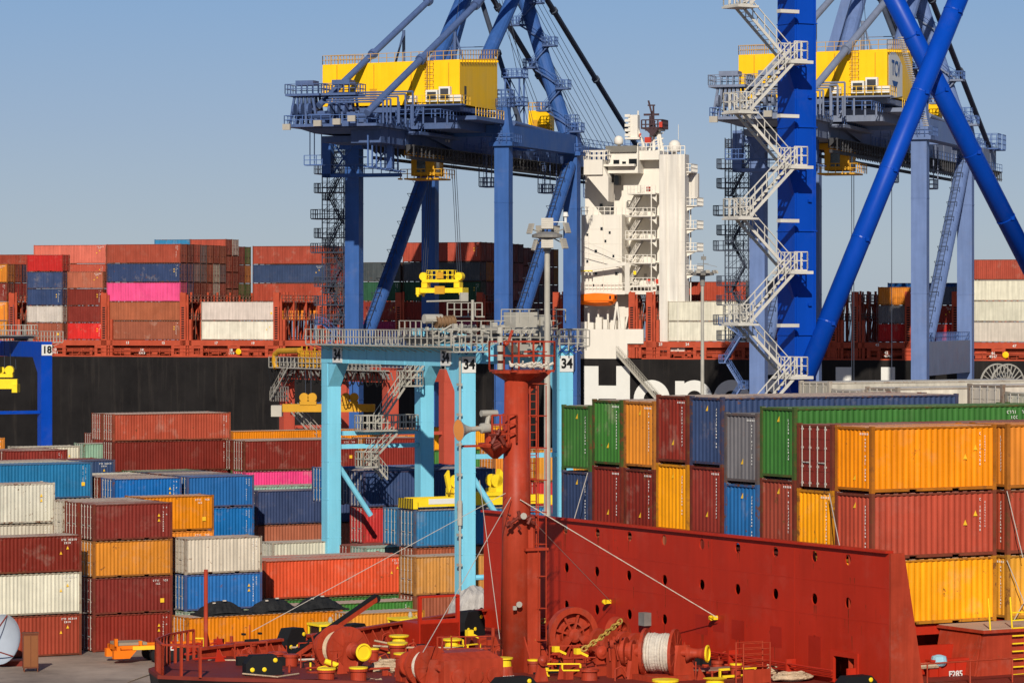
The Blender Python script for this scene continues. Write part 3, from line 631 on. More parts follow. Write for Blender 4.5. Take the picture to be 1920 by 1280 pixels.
    for px_,w_,z_,h_ in((640,.9,z0+.1,2.0),(700,.9,z0+.1,2.0)):
        if w_: x=K.ray(px_,200,1,-14).x; q=MB(); q.box(x-w_/2,x+w_/2,-14.07,-14.03,z_,z_+h_); q.box(x-w_/2-.06,x+w_/2+.06,-14.09,-14.03,z_+h_,z_+h_+.06); q.build('house_door',M['yellowdirtyshade'] if h_>1 else M['darksteel'],h)
    for k in range(4): x=xl_+2+k*5.1; q=MB(); q.tube((x,-14.08,z0),(x,-14.08,z1-.4),.05,6); q.build('drain_pipe',M['yellowdirtyshade'],h)
    q=MB(); q.rail([(xl_,1,z1+.8),(xl_,-14,z1-.3),(xr_,-14,z1),(xr_,1,z1+1.1)],1.15,1.1,.04); x=K.ray(807,150,1,-14).x
    for zz in range(7): q.path([(x-.45,-14.05,z0+1.5+zz*.75),(x-.55,-14.8,z0+1.5+zz*.75),(x+.55,-14.8,z0+1.5+zz*.75),(x+.45,-14.05,z0+1.5+zz*.75)],.035,4)
    for s in(-.45,-.15,.15,.45): q.beam((x+s,-14.75 if abs(s)<.2 else -14.2,z0+1),(x+s,-14.75 if abs(s)<.2 else -14.2,z1+1),.05)
    q.build('roof_railing',paint('rail_yellow_rust',(.45,.27,.08),rough=.6),h)
    m=MB()
    for px_,w_,hh in((811,1.6,1.5),(835,1.5,1.9),(772,1.4,.8),(854,1.8,.8)):
        x=K.ray(px_,200,1,-14.5).x; m.box(x-w_/2,x+w_/2,-14.9,-14.2,z0+.3,z0+.3+hh); m.cut()
    m.build_each('air_conditioner',M['signwhite'],h)
    m=MB()
    for px_,w_,hh in((811,1.2,1.1),(835,1.1,1.5)):
        x=K.ray(px_,200,1,-14.5).x; m.box(x-w_/2,x+w_/2,-14.93,-14.9,z0+.45,z0+.45+hh)
    x=K.ray(869,200,1,-14).x; m.box(xr_+.03,xr_+.05,-12.3,-11.5,z0+.2,z0+2.4); m.build('vent_grille',M['darksteel'],h)
    m=MB(); m.box(K.ray(762,200,1,-15.5).x,xr_+.8,-15.6,-14,z0-.25,z0-.05); m.box(xl_+4,xr_,-14,1,z0-.9,z0-.26); m.box(12.4,xr_+1.6,-12,1.6,z0-1.9,z0-1.4); m.box(12.4,xr_-1,-12,0,47.2,z0-1.9); m.build('house_deck',G_,r)
    q=MB(); q.rail([(K.ray(762,200,1,-15.5).x,-15.5,z0-.05),(xr_+.7,-15.5,z0-.05),(xr_+.7,-12,z0-.05)],1.15,1.1,.04); q.rail([(xr_+1.5,-12,z0-1.4),(xr_+1.5,1.5,z0-1.4)],1.15,1.1,.04); q.build('deck_railing',paint('rail_yellow',(.7,.42,.05),rough=.6),h)
    # small stair from platform to deck
    st=MB(); rl=MB(); a=K.ray(775,236,1,-16);b=K.ray(788,207,1,-16); flight(st,rl,a,b,(0,.5,0),hr=.9); st.build('stair',G_,r); rl.build('stair_rail',RL,r)
    # A-frame, stays
    def pt(px,py,y): return K.ray(px,py,1,y)
    def seg(n,a,b,rad,mat,k=14,ring=0):
        m=MB(); m.tube(a,b,rad,k)
        if ring: 
            a=Vector(a);b=Vector(b)
            for f in(.3,.62): c=a.lerp(b,f); m.lathe(c,[(rad*1.5,-.3),(rad*1.5,.3)],10,axis=b-a)
        return m.build(n,mat,r)
    seg('back_stay',pt(598,198,-23),pt(921,-110,12),.42,G_,ring=1)
    seg('back_stay',pt(688,212,-27),pt(1008,-106,12),.45,G_,ring=1)
    seg('frame_strut',pt(800,160,-2),pt(913,-110,26),.95,B_)
    seg('frame_strut',pt(892,155,-2),pt(1010,-110,26),.95,B_)
    m=MB(); m.beam(pt(819,190,LY),pt(903,-110,LY),1.7,1.3); m.build('a_frame_leg',B_,r)
    a=pt(1062,250,LY); b=pt(951,-110,LY); m=MB(); m.tube(a,b,1.05,16); m.build('a_frame_leg',B_,r)
    st=MB(); rl=MB(); n=9; side=1
    for k in range(n):
        c=a.lerp(b,(k+.1)/n); c2=a.lerp(b,(k+1.1)/n); o1=Vector((side*1.9,-1.0,0)); o2=Vector((-side*1.9,-1.0,0))
        p=c+o1;q_=c2+o2; flight(st,rl,p,q_,(0,.35,0)); st.box(p.x-.9,p.x+.9,p.y-.8,p.y+.8,p.z-.3,p.z-.05); rl.rail([(p.x-.9,p.y-.8,p.z),(p.x+.9,p.y-.8,p.z),(p.x+.9,p.y+.8,p.z),(p.x-.9,p.y+.8,p.z)],1.05,.45,.035,closed=True); side=-side
    st.build('a_frame_stair',G_,r); rl.build('a_frame_stair_rail',RL,r)
    m=MB(); e=pt(905,-125,28); f=pt(1012,-125,28); m.beam(e,f,2,3); m.build('head_beam',B_,r)
    for (x1,y1,x2,y2,v1,v2,rad,dark) in((868,-110,975,233,26,12,.34,1),(859,-110,1097,285,26,66,.40,1),(958,-110,1203,289,26,95,.40,1)): seg('fore_stay',pt(x1,y1,v1),pt(x2,y2,v2),rad,M['cable'],10,ring=1)
    m=MB()
    for (x1,y1,x2,y2,v1,v2) in((885,-110,1020,240,26,40),(893,-110,1028,245,26,42),(900,-110,1142,300,26,70),(906,-110,1130,300,26,70),(912,-110,1120,300,26,72),(918,-110,1110,300,26,72),(944,-110,1158,285,26,88),(936,-110,1150,287,26,86),(928,-110,1142,290,26,84),(925,-110,1000,232,26,30),(918,-110,990,232,26,30),(880,-110,840,130,26,-8),(945,-110,1100,280,26,64),(952,-110,1172,288,26,90)):
        m.tube(pt(x1,y1,v1),pt(x2,y2,v2),.04,5)
    m.build('rope_bundle',M['cable'],r)
    m=MB(); c=pt(758,118,-4); m.tube(pt(757,133,-3),pt(757,57,-3),.22,8); m.tube(pt(738,133,-3),pt(757,60,-3),.14,6); m.tube(pt(853,127,5),pt(853,60,5),.25,8); m.tube(pt(873,127,5),pt(853,62,5),.14,6); m.tube(pt(832,90,5),pt(912,88,5),.06,5); m.build('stay_support',G_,r)
    # tubes beside the leg head
    m=MB(); m.tube(pt(962,231,2),pt(1073,260,LY-1),.36,12); m.tube(pt(955,267,2),pt(1062,271,LY-1),.22,10); m.build('service_pipe',G_,r)
    # small ladder tower on the girder
    m=MB(); t0=pt(965,232,14)
    for dx,dy in((-1,-1),(1,-1),(1,1),(-1,1)): m.beam((t0.x+dx,t0.y+dy,48.2),(t0.x+dx,t0.y+dy,55.5),.2)
    for z in(51.5,55.3): m.box(t0.x-1.4,t0.x+1.4,t0.y-1.4,t0.y+1.4,z,z+.15); m.rail([(t0.x-1.4,t0.y-1.4,z),(t0.x+1.4,t0.y-1.4,z),(t0.x+1.4,t0.y+1.4,z),(t0.x-1.4,t0.y+1.4,z)],1.2,.7,.05,closed=True)
    for s in(-1,1):
        m.beam((t0.x-1,t0.y+s,48.3),(t0.x+1,t0.y+s,51.5),.12); m.beam((t0.x+1,t0.y+s,51.5),(t0.x-1,t0.y+s,55.3),.12)
    t1=pt(944,232,6); m.box(t1.x-1.2,t1.x+1.2,t1.y-1,t1.y+1,50.9,51.05); m.rail([(t1.x-1.2,t1.y-1,51),(t1.x+1.2,t1.y-1,51),(t1.x+1.2,t1.y+1,51),(t1.x-1.2,t1.y+1,51)],2.2,.6,.05,mid=3,closed=True)
    m.build('ladder_tower',RL,r)
    m=MB(); c=pt(1015,225,LY+4); m.box(c.x-1.6,c.x+1.6,c.y-1,c.y+1,48.4,52.0); o=m.build('winch_cabin',M['yellow'],r); q=MB(); q.rail([(c.x-1.6,c.y-1,52),(c.x+1.6,c.y-1,52),(c.x+1.6,c.y+1,52)],1.1,.6,.05); q.box(c.x-1,c.x-.2,c.y-1.03,c.y-1,49.5,50.7); q.rail([(c.x-2,c.y-1.6,48.8),(c.x+2,c.y-1.6,48.8)],1.1,.6,.05); q.build('cabin_rail',M['yellowdirtyshade'],o)
    # trolley with cab
    c=K.ray(795,310,0,10.5); m=MB(); m.box(8.8,12.4,c.y-3,c.y+2,44.2,44.9); m.box(9.6,12.8,c.y-2.5,c.y+1.2,41.5,44.2); m.box(8.8,13.6,c.y-3.0,c.y+1.8,41.0,41.2); t=m.build('trolley_cab',M['yellowdirtyshade'],r)  # shade under the girder is put into the cab's yellow
    q=MB(); q.box(12.8,12.83,c.y-1.7,c.y-.5,42,43.8); q.box(10.4,11.6,c.y-2.53,c.y-2.5,42,43.8); q.build('cab_window',M['glass'],t)
    q=MB(); a=K.ray(751,330,1,c.y-3).x; q.rail([(a,c.y-3,41.2),(14,c.y-3,41.2),(14,c.y+2.2,41.2)],1.15,1,.05); q.box(a,8,c.y-3.2,c.y-2.2,41.0,41.2); q.build('cab_railing',M['yellowdirtyshade'],t)
    m=MB(); m.box(8.8,13,3,8,44.3,44.8); m.build('hoist_trolley',M['darksteel'],r)
    # floodlights
    for px_,py_ in((538,238),(596,231),(632,228),(660,222)):
        c=K.ray(px_,py_,1,-27); m=MB(); m.box(c.x-.5,c.x+.5,-27.3,-26.9,c.z-.4,c.z+.35); m.beam((c.x,-26.9,c.z),(c.x,-26,c.z-.3),.1); m.build('floodlight',M['lampglass'],r)
    # stair tower on the landside left leg
    st=MB(); rl=MB(); zigzag(st,rl,-4.2,-1.1,-.9,.9,20,45,3.1)
    for xx,yy in((-4.2,-.9),(-4.2,.9),(-1.1,-.9),(-1.1,.9)): st.beam((xx,yy,20),(xx,yy,46),.12)
    z=20
    while z<46: rl.beam((-4.2,-.9,z),(-2.2,-.9,z),.05); z+=.78
    for z in(22,31.5,36): st.box(-5.6,-1,-1.5,.9,z,z+.15); rl.rail([(-1,-1.5,z+.1),(-5.6,-1.5,z+.1),(-5.6,.9,z+.1)],1.2,.7,.05)
    for fy in(-.95,.95):
        z=20
        for xx in(-3.2,-2.2): st.beam((xx,fy,20),(xx,fy,46),.07)
        while z<45: st.beam((-4.2,fy,z),(-1.1,fy,z),.05); st.beam((-4.2,fy,z),(-2.2,fy,z+1.5),.05); st.beam((-2.2,fy,z),(-1.1,fy,z+1.5),.05); st.beam((-1.1,fy,z),(-2.2,fy,z+1.5),.04); z+=1.55
    for z in(20,24.5,27,33.5,39.5,42): st.box(-5.2,-1,-1.3,.9,z,z+.12); rl.rail([(-1,-1.3,z+.1),(-5.2,-1.3,z+.1),(-5.2,.9,z+.1)],1.2,.6,.045)
    st.build('stair_tower',M['cable'],r); rl.build('stair_tower_rail',M['cable'],r)
    st=MB(); rl=MB(); zigzag(st,rl,-4.6,-1.1,-2.5,-.9,4,22,3.3); st.build('lower_stair',M['craneblue'],r); rl.build('lower_stair_rail',RL,r)
    return r
crane1=make_crane()
tag(crane1,'blue quay crane numbered 10 with a yellow machinery house, left of the white superstructure','crane','ship-to-shore cranes')
crane2=copy_tree(crane1); TT=55.5; crane2.location=(KO[0]+TT*K.c,KO[1]+TT*K.s,0)
tag(crane2,'blue quay crane with a white logo panel on its yellow house, behind bright blue bracing','crane')
sign('number','10',2.7,M['signwhite'],crane1,(12.98,.6,46.9),R(90),.008,.85)
# logo panel
m=MB(); m.prism([(19.86,-13.4,55.2),(19.86,-13.4,50.8),(19.86,-12.6,49.9),(19.86,-5.5,50.6),(19.86,-5.5,54.4),(19.86,-7.5,55.3),(19.86,-11,56.0)],(0,0,0),(.03,0,0)); lp=m.build('logo_panel',M['signwhite'],crane2)
sign('lettering','TCV',2.6,M['logo_blue'],lp,(19.92,-9.4,53.7),R(90),.02,1.0)
m=MB(); m.prism([(19.91,-11.6,52.2),(19.91,-8.2,52.2),(19.91,-9.9,50.9)],(0,0,0),(.02,0,0)); m.build('emblem',M['logo_blue'],lp)
# spreader hanging under crane 10
def spreader(px,py0,py1,wpx,name,label,fr,yloc,cab_top,L=6.1):
    c=fr.ray(px,py1,1,yloc); t=fr.ray(px,py0,1,yloc); s=c.z
    o=empty('container_spreader',fr.w(c.x,c.y,s),math.degrees(fr.a),label,'spreader'); H_=t.z-s; m=MB()
    m.box(-L/2,L/2,-.9,-.6,.5,1.15); m.box(-L/2,L/2,.6,.9,.5,1.15); m.box(-1.2,1.2,-.6,.6,.5,1.1)
    for sx in(-1,1): m.box(sx*L/2-.25,sx*L/2+.25,-1.22,1.22,.25,1.2); m.box(sx*L/2-.12,sx*L/2+.12,-1.22,-1.0,0,.3); m.box(sx*L/2-.12,sx*L/2+.12,1.0,1.22,0,.3)
    m.build('frame',M['brightyellow'],o)
    m=MB(); m.box(-2.6,2.6,-.8,.8,1.9,2.3)
    for sx in(-1,1): m.box(sx*2.3-.4,sx*2.3+.4,-.7,.7,1.2,1.9); m.tube((sx*2.5,-.6,2.7),(sx*2.5,.6,2.7),.55,14)
    m.build('head_block',M['brightyellow'],o)
    m=MB(); m.box(-.7,.7,-1.05,-.9,.35,1.4); m.box(-.5,.5,-1,-.8,2.4,3.3); m.build('control_box',M['yellowdirtyshade'],o)
    m=MB(); m.rail([(-1.9,-.8,2.3),(1.9,-.8,2.3),(1.9,.8,2.3),(-1.9,.8,2.3)],1.2,.75,.045,closed=True); m.build('railing',M['brightyellow'],o)
    m=MB()
    for sx in(-1,1):
        for dy in(-.4,.4):
            for e in(-.15,.15): m.tube((sx*2.5+e,dy,2.7),(sx*1.6+e,dy,cab_top-s),.04,5)
    m.build('hoist_rope',M['cable'],o); return o
spreader(829,507,556,88,'s','yellow spreader hanging from crane 10 before the dark containers',K,5.5,44.3)
c=K.ray(1605,1,1,0)
# ropes hanging below the second crane
K2=Fr(KO[0]+TT*K.c,KO[1]+TT*K.s,-18.4); m=MB()
for px_ in(1597,1601,1672): a=K2.ray(px_,330,1,4); m.tube((a.x,4,44.5),(a.x,4,12),.05,5)
m.build('hoist_rope',M['cable'],crane2)
# ================================================================ FAR CONTAINER SHIP
ship=empty('container_ship',(0,505.5,0),-18.4,'black-hulled container ship with white superstructure and large white hull lettering','ship')
def sx(px,y=0): return SF.ray(px,580,1,y).x
def sz(px,py,y=0): return SF.ray(px,py,1,y).z
m=MB(); m.prism([(-190,-.6,-2.6),(210,-.6,-2.6),(210,-.6,16.85),(-190,-.6,16.85)],(0,0,0),(0,49,0)); m.build('hull',M['hull'],ship)
rnd=random.Random(2)
# letters
def letters():
    m=MB(); y0,y1=-.66,-.62
    def rect(px0,px1,py0,py1,e=.006):
        a=sx(px0,-.66);b=sx(px1,-.66); m.box(a,b,y0-e,y1+e,sz(px0,py1,-.66),sz(px0,py0,-.66))
    def ring(pxc,pyc,ro,ri,sq=1.0):
        cx=sx(pxc,-.66); cz=sz(pxc,pyc,-.66); n=32; vs=[];fs=[]
        for i in range(n):
            t=2*math.pi*i/n
            for r_,yy in((ro,y0),(ri,y0),(ro,y1),(ri,y1)): vs.append((cx+math.cos(t)*r_,yy,cz+math.sin(t)*r_*sq))
        for i in range(n):
            j=(i+1)%n; a=4*i;b=4*j; fs+=[(a,b,b+1,a+1),(a,a+2,b+2,b),(a+1,b+1,b+3,a+3)]
        m.add(vs,fs)
    rect(1095,1122,686,786); rect(1155.5,1181,686,786); rect(1122,1155.5,722.5,747,0)
    ring(1222,748,2.70,1.2,1.02); rect(1240,1258,745,786)
    rect(1266,1283,714,816); ring(1302,748,2.66,1.2,1.02)
    ring(1372,748,2.70,1.2,1.02); rect(1392,1408,745,786)
    ring(1440,750,2.95,1.25,1.02); rect(1459,1478,714,806)
    rect(1500,1535,742,760); rect(1567,1596,688,788); rect(1596,1638,768,788); rect(1652,1678,688,788)
    ring(1712,752,3.0,1.3); rect(1800,1826,688,788); ring(1778,752,3.0,1.3)
    m.build('hull_lettering',M['signwhite'],ship)
letters()
# deck-level red structures
m=MB(); m.box(-190,sx(1082),-.55,-.1,16.85,17.05); m.box(sx(1205),210,-.55,-.1,16.85,17.05); m.box(-190,210,2.2,46,16.86,17.0); m.box(-190,210,2.0,2.3,17.0,19.2); m.build('deck_edge',M['ship_red'],ship)
m=MB(); segs=[(-200,sx(1083)),(sx(1178),200)]
for a,b in segs: m.box(a,b,-.3,-.05,18.55,19.35); m.box(a,b,-.2,2.0,19.3,19.38); m.box(a,b,.3,.5,17.65,18.0)
m.build('hatch_girder',M['ship_red'],ship)
m=MB(); bays=[14,120,196,340,377,446,516,600,690,752,830,896,960,1030,1180,1252,1320,1392,1458,1530,1552,1646,1712,1790,1812,1880,1960]
for p in bays:
    x=sx(p); wd=.45
    for dx in(-1.5,0): m.box(x+dx,x+dx+wd,-.36,-.06,17.05,18.55)
    m.box(x-1.5,x+.45,-.34,-.08,18.2,18.5); m.box(x-1.5,x+.45,-.34,-.08,17.05,17.3); m.cut()
m.build_each('pedestal',M['ship_red'],ship)
m=MB(); x=-70
while x<85:
    k=rnd.random()
    if not sx(1083)-3<x<sx(1178):
        if k<.5: m.box(x,x+rnd.uniform(.3,2.2),.5,1.6,17.0,17.0+rnd.uniform(.3,1.5))
        elif k<.75: m.tube((x,.9,17.5),(x+1.5,.9,17.5),.35,8)
        else: m.beam((x,.6,17.1),(x+1.6,.6,18.5),.12)
    x+=rnd.uniform(.8,2.2)
m.build('deck_gear',M['ship_red'],ship)
m=MB(); m.rail([(-80,-.4,17.05),(sx(1083),-.4,17.05)],1.1,1.6,.03); m.rail([(sx(1205),-.4,17.05),(90,-.4,17.05)],1.1,1.6,.03); m.build('deck_railing',M['ship_red'],ship)
m=MB()
for p in(450,1722,1887): 
    c=sx(p); m.lathe((c,-.5,17.7),[(.35,0),(.45,.1),(.2,.15)],12,axis=(0,-1,0))
m.build('lifebuoy',M['yellow'],ship)
for p,t_,z in((1240,'23',19.0),(1290,'24',19.0),(1646,'43',19.0),(1663,'42',17.9),(1666,'4143',17.45),(1822,'45',18.9),(1903,'47',18.9),(1863,'46',17.9),(1863,'4547',17.45),(105,'10',17.9),(105,'0911',17.45),(268,'14',17.9),(268,'1315',17.45),(435,'18',17.9),(435,'1719',17.45),(407,'17',18.95),(476,'19',18.95),(241,'13',18.95),(308,'15',18.95)):
    sign('bay_number',t_,.55,M['signwhite'],ship,(sx(p),-.4,z),0,.02)
# lashing bridges
def lashing(px,zt=26.2,x=None,rows=19):
    x=sx(px) if x is None else x; m=MB(); rr=random.Random(int(px))
    for k in range(rows+1):
        y=k*2.5-.1
        for dx in((0,1.0) if k%2==0 else (.5,)): m.beam((x+dx,y,17),(x+dx,y,zt+rr.choice([-.6,0,.4])),.27,.2)
        if k%2==0: m.beam((x,y,19.4),(x+1,y,zt),.12)
        if k%3==1 and k<rows: m.beam((x+.5,y,19.4),(x+.5,y+2.5,24.8),.22); m.beam((x+.5,y+2.5,19.4),(x+.5,y,24.8),.22)
    for z in(19.3,22.3,25.0): m.box(x,x+1,0,rows*2.5,z,z+.16)
    m.build('lashing_bridge',M['ship_red'],ship)
    m=MB()
    for z in(22.4,25.1): m.rail([(x-.05,0,z),(x-.05,rows*2.5,z)],1.0,1.25,.04); m.rail([(x+1.05,0,z),(x+1.05,rows*2.5,z)],1.0,1.25,.04)
    for k in range(rows*2):
        y=k*1.25; m.beam((x+1.1,y,19.5),(x+1.1,y+rr.uniform(-.2,1.0),23+rr.uniform(0,3)),.05) if k%3 else 0
    m.build('lashing_rail',M['lashgrey'],ship)
    m=MB(); m.box(x-.2,x+.75,-.3,.3,17,zt+.3); m.box(x+1.3,x+1.7,-.3,.3,17,22.5); m.build('end_frame',M['ship_red'],ship)
    m=MB()
    for k in range(14): m.box(x+.05,x+.5,-.33,-.3,19.6+k*.35,19.8+k*.35)
    m.build('ladder_slot',M['black'],ship)
for p,rows in((20,19),(193,19),(341,19),(516,19),(600,19),(745,4),(897,2),(1040,19),(1182,19),(1215,19),(1560,19),(1600,19),(1700,10),(1788,19)): lashing(p,rows=rows)
# superstructure
sup=MB(); W_=M['white']
def zz(px,py,y=0): return sz(px,py,y)
def blk(mb,px0,px1,py0,py1,y0,y1): mb.box(sx(px0,y0),sx(px1,y0),y0,y1,zz(px0,py1,y0),zz(px0,py0,y0))
blk(sup,1083,1176,617,672,-.62,0); blk(sup,1176,1206,617,644,-.62,0)
blk(sup,1090,1166,403,548,.6,12); blk(sup,1097,1172,316,403,5.5,12); blk(sup,1083,1230,545,552,0,3); blk(sup,1169,1236,300,552,4.2,11)
blk(sup,1140,1196,275,325,1.2,12); blk(sup,1196,1236,283,300,2,12)
s0=sup.build('accommodation',W_,ship)
m=MB(); m.cm=0; x0,x1=sx(1236,.3),sx(1284,.3); zb,zt=18,zz(1236,290,.3)
m.box(x0,x1,.3,2.6,zb,zt); 
for k in range(1,9): z=zb+(zt-zb)*k/9; m.box(x0-.02,x1+.02,.28,2.62,z,z+.06)
cas=m.build('casing_tower',paint('casing_grey_white',(.66,.62,.56),rough=.5,var=.04,streak=.1,scale=.5),ship)
m=MB()
for px_ in(1249,1271): x=sx(px_,0); m.tube((x,.1,zb),(x,.1,zt),.10,6)
x=sx(1222,0); m.tube((x,-.2,19),(x,-.2,zz(1222,362)),.09,6); x=sx(1295,3); m.tube((x,3,20),(x,3,zz(1295,340)),.1,6); m.build('pipe',W_,ship)
# bridge wing with sloped underside
a0=sx(1095,-.3);a1=sx(1130,-.3); zt=zz(1095,300); zb=zz(1095,328); m=MB()
m.box(a0,a1,-.4,3,zb,zt); xe=sx(1161,5.5)
m.prism([(a0+.2,-.3,zb),(xe,-.3,zz(1161,379,3)),(xe,-.3,zz(1161,334,3)),(a1,-.3,zz(1130,312)),(a1,-.3,zb)],(0,.3,0),(0,3.0,0)); m.box(a1,sx(1196,2),.2,6,zz(1130,312),zz(1130,308)); m.build('bridge_wing',W_,ship)
m=MB(); m.box(sx(1140,1.2)-.25,sx(1193,1.2)+.1,.8,12,zz(1140,286,1.2),zz(1140,274,1.2)); m.build('wheelhouse_visor',paint('visor_grey',(.17,.16,.14),rough=.6),ship)
m=MB()
for p0,p1,q0,q1 in((1150,1161,300,312),(1166.5,1173.5,303,311),(1179,1194,298,312)): blk(m,p0,p1,q0,q1,1.1,1.2); m.cut()
for p,q in((1127,402),(1147,407)): blk(m,p-2.4,p+2.4,q-19+18,q+8,5.3,5.5) if 0 else blk(m,p-2.6,p+2.6,q-20,q-12,5.3,5.5); m.cut()
for p,q in((1128,429),(1117,471),(1117,513),(1155.5,513)): blk(m,p-2.3,p+2.3,q-3,q+2.5,.5,.6); m.cut()
for p0,p1,q0,q1 in((1140,1147,327,342),(1151,1160,329,347)): blk(m,p0,p1,q0,q1,1.6,2.9); m.cut()
m.build_each('window',M['glass'],ship)
for p,q in((1101,440),(1101,490),(1135,452),(1150,480),(1143,436),(1112,535),(1130,535)):
    m=MB(); blk(m,p-1.8,p+1.8,q-2.4,q+2.4,.52,.6); m.build('window',M['glass'],ship)
for p,q in((1176,385),(1210,400),(1176,430),(1212,442),(1180,470),(1210,520),(1176,515)):
    m=MB(); blk(m,p-2.4,p+2.4,q-7,q+5,4.1,4.2); m.build('deck_door',paint('door_grey',(.35,.33,.3),rough=.5),ship)
for p in(1093,1104,1131,1162): m=MB(); x=sx(p,.5); m.tube((x,.5,zz(p,545,.5)),(x,.5,zz(p,405,.5)),.06,6); m.build('drain_pipe',W_,ship)
for q in(430,457,486,515): m=MB(); m.box(sx(1090,.56),sx(1166,.56),.56,.6,zz(1090,q,.56),zz(1090,q,.56)+.07); m.build('plate_seam',W_,ship)
# balconies in the stair recess
decks=[367,407,449,492,535]; 
for k,dz in enumerate([362,404,447,492,535]):
    z=zz(1200,dz,0); xa,xb=sx(1169+(2 if k else 5),0),sx(1229,0); m=MB(); m.add([(xa,.5,z),(xa+2.2,-.1,z),(xb,-.1,z),(xb,4.2,z),(xa,4.2,z)],[(0,1,2,3,4)]); m.prism([(xa,.5,z-.18),(xa+2.2,-.1,z-.18),(xb,-.1,z-.18),(xb,4.2,z-.18),(xa,4.2,z-.18)],(0,0,0),(0,0,.17)); 
    m.prism([(xa,.6,z-.18),(xb,.6,z-.18),(xb,.6,z-1.3),(xb-.6,.6,z-.7),(xa+2.4,.6,z-.3)],(0,0,0),(0,.15,0)); m.build('balcony',W_,ship)
    q=MB(); q.rail([(xa,.5,z),(xa+2.2,-.05,z),(xb,-.05,z)],1.1,.55,.045); q.build('balcony_railing',W_,ship)
    if k:
        st=MB();rl=MB(); zb=z; zt=z+3.2; xm=sx(1190,1); flight(st,rl,(xm-.8,1.2,zb),(xm+1.2,1.2,zt),(0,.35,0)); st.build('ladder',M['rod'],ship); rl.build('ladder_rail',W_,ship)
    m=MB(); 
    for e in(0,1.2): m.box(xm+2.0+e if k else xa+3,xm+2.6+e if k else xa+3.6,.1,.2,z+.2,z+.9)
    m.build('fire_locker',M['terracotta'],ship) if k in(0,4) else None
m=MB()
for p0,p1,q0,q1 in((1181,1187,468,480),(1199,1205,426,436)): pass
for k,dz in enumerate([322,389,432,474,516]):
    x0=sx(1281,1.5);x1=sx(1308,1.5) if k else sx(1297,1.5); z=zz(1281,dz-4 if k else dz,1.5); m=MB(); m.box(x0-.3,x1,1.2,4.5,z-.15,z); m.prism([(x0,1.5,z-.15),(x1-.2,1.5,z-.15),(x0,1.5,z-1.1)],(0,0,0),(0,.15,0)); m.build('side_balcony',W_,ship)
    q=MB(); q.rail([(x0,1.2,z),(x1,1.2,z),(x1,4.5,z)],1.1,.5,.045); q.build('side_railing',W_,ship)
m=MB(); x0=sx(1281,3); m.tube((x0+.2,5,zz(1281,372,3)),(x0+.2,5,zz(1281,325,3)),1.6,14); m.build('vent_drum',W_,ship)
# masts and radomes
def radome(px,py,rpx,y): 
    c=Vector((sx(px,y),y,zz(px,py,y))); rr=rpx/12.7; m=MB(); m.lathe(c,[(.01,rr),(rr*.5,rr*.87),(rr*.87,rr*.5),(rr,0),(rr*.98,-rr*.5),(rr*.85,-rr*.95),(rr*.3,-rr*1.0),(rr*.3,-rr*1.8)],20); m.build('radome',W_,ship,smooth=True)
radome(1160,263,8.5,3); radome(1265,274,11.5,6)
m=MB(); x=sx(1189,6)
m.box(x-.7,x+.7,5.4,6.6,zz(1189,262,6),zz(1189,216,6)); m.beam((x+1.8,6,zz(1189,284,6)),(x+.5,6,zz(1189,240,6)),.3); m.box(x-1.1,x+1.1,5,7,zz(1189,262,6),zz(1189,258,6))
for k in range(5): z=zz(1189,256-k*9,6); m.box(x-1.2,x-.4,5.2,5.6,z,z+.4); 
m.tube((x+.6,6,zz(1189,216,6)),(x+.6,6,zz(1189,208,6)),.12,6)
for px_ in(1218,1226,1238,1244): a=sx(px_,6); m.beam((a,6,zz(px_,292,6)),(sx(1225+(px_-1225)*.55,6),6,zz(px_,240,6)),.32)
for k in range(5): z=zz(1230,286-k*10,6); m.beam((sx(1218,6),6,z),(sx(1244,6),6,z+.5),.16)
m.box(sx(1213,6),sx(1242,6),5,7.5,zz(1213,246,6),zz(1213,243,6)); m.build('signal_mast',W_,ship)
m=MB(); a=sx(1208,6);b=sx(1246,6); z=zz(1208,243,6); m.box(a,b,4.6,7.6,z,z+.25); m.rail([(a,4.6,z),(b,4.6,z),(b,7.6,z)],1.3,.6,.09); m.prism([(a+.5,4.6,z),(b-.5,4.6,z),(sx(1228,6),4.6,z-1.1)],(0,0,0),(0,2,0))
c=sx(1222,6)
for k in range(5): m.beam((c-.6+.3*k,6,z),(c+.25*(k-2)*(1 if k%2 else -1),6,z+1.2+k*.75),.22)
m.box(c-1.2,c+1.1,5.9,6.1,z+2.0,z+2.3); m.box(c-.6,c+.5,5.9,6.1,z+3.4,z+3.6); m.build('radar_platform',paint('radar_dark',(.06,.035,.04),rough=.6),ship)
m=MB(); m.box(sx(1236,4.5),sx(1242,4.5),4.4,4.55,z+.2,z+1.0); m.box(sx(1209,4.5),sx(1219,4.5),4.4,5.2,z-2.0,z-1.2); m.add([(sx(1198,5),5,zz(1198,251,5)),(sx(1203,5),5,zz(1198,250,5)),(sx(1199,5),5,zz(1198,259,5))],[(0,1,2)]); m.build('radar_scanner',M['terracotta'],ship)
m=MB(); m.rail([(a0,-.35,zt*0+zz(1095,300)),(a1+.8,-.35,zz(1095,300)),(a1+.8,2.8,zz(1095,300)),(a0,2.8,zz(1095,300))],1.3,.7,.07,closed=True); m.rail([(sx(1090,.6),.6,zz(1090,403,.6)),(sx(1166,.6),.6,zz(1090,403,.6))],1.1,.9,.05); m.rail([(sx(1236,.3),.35,zz(1236,290,.3)),(sx(1284,.3),.35,zz(1236,290,.3))],1.2,.6,.06)
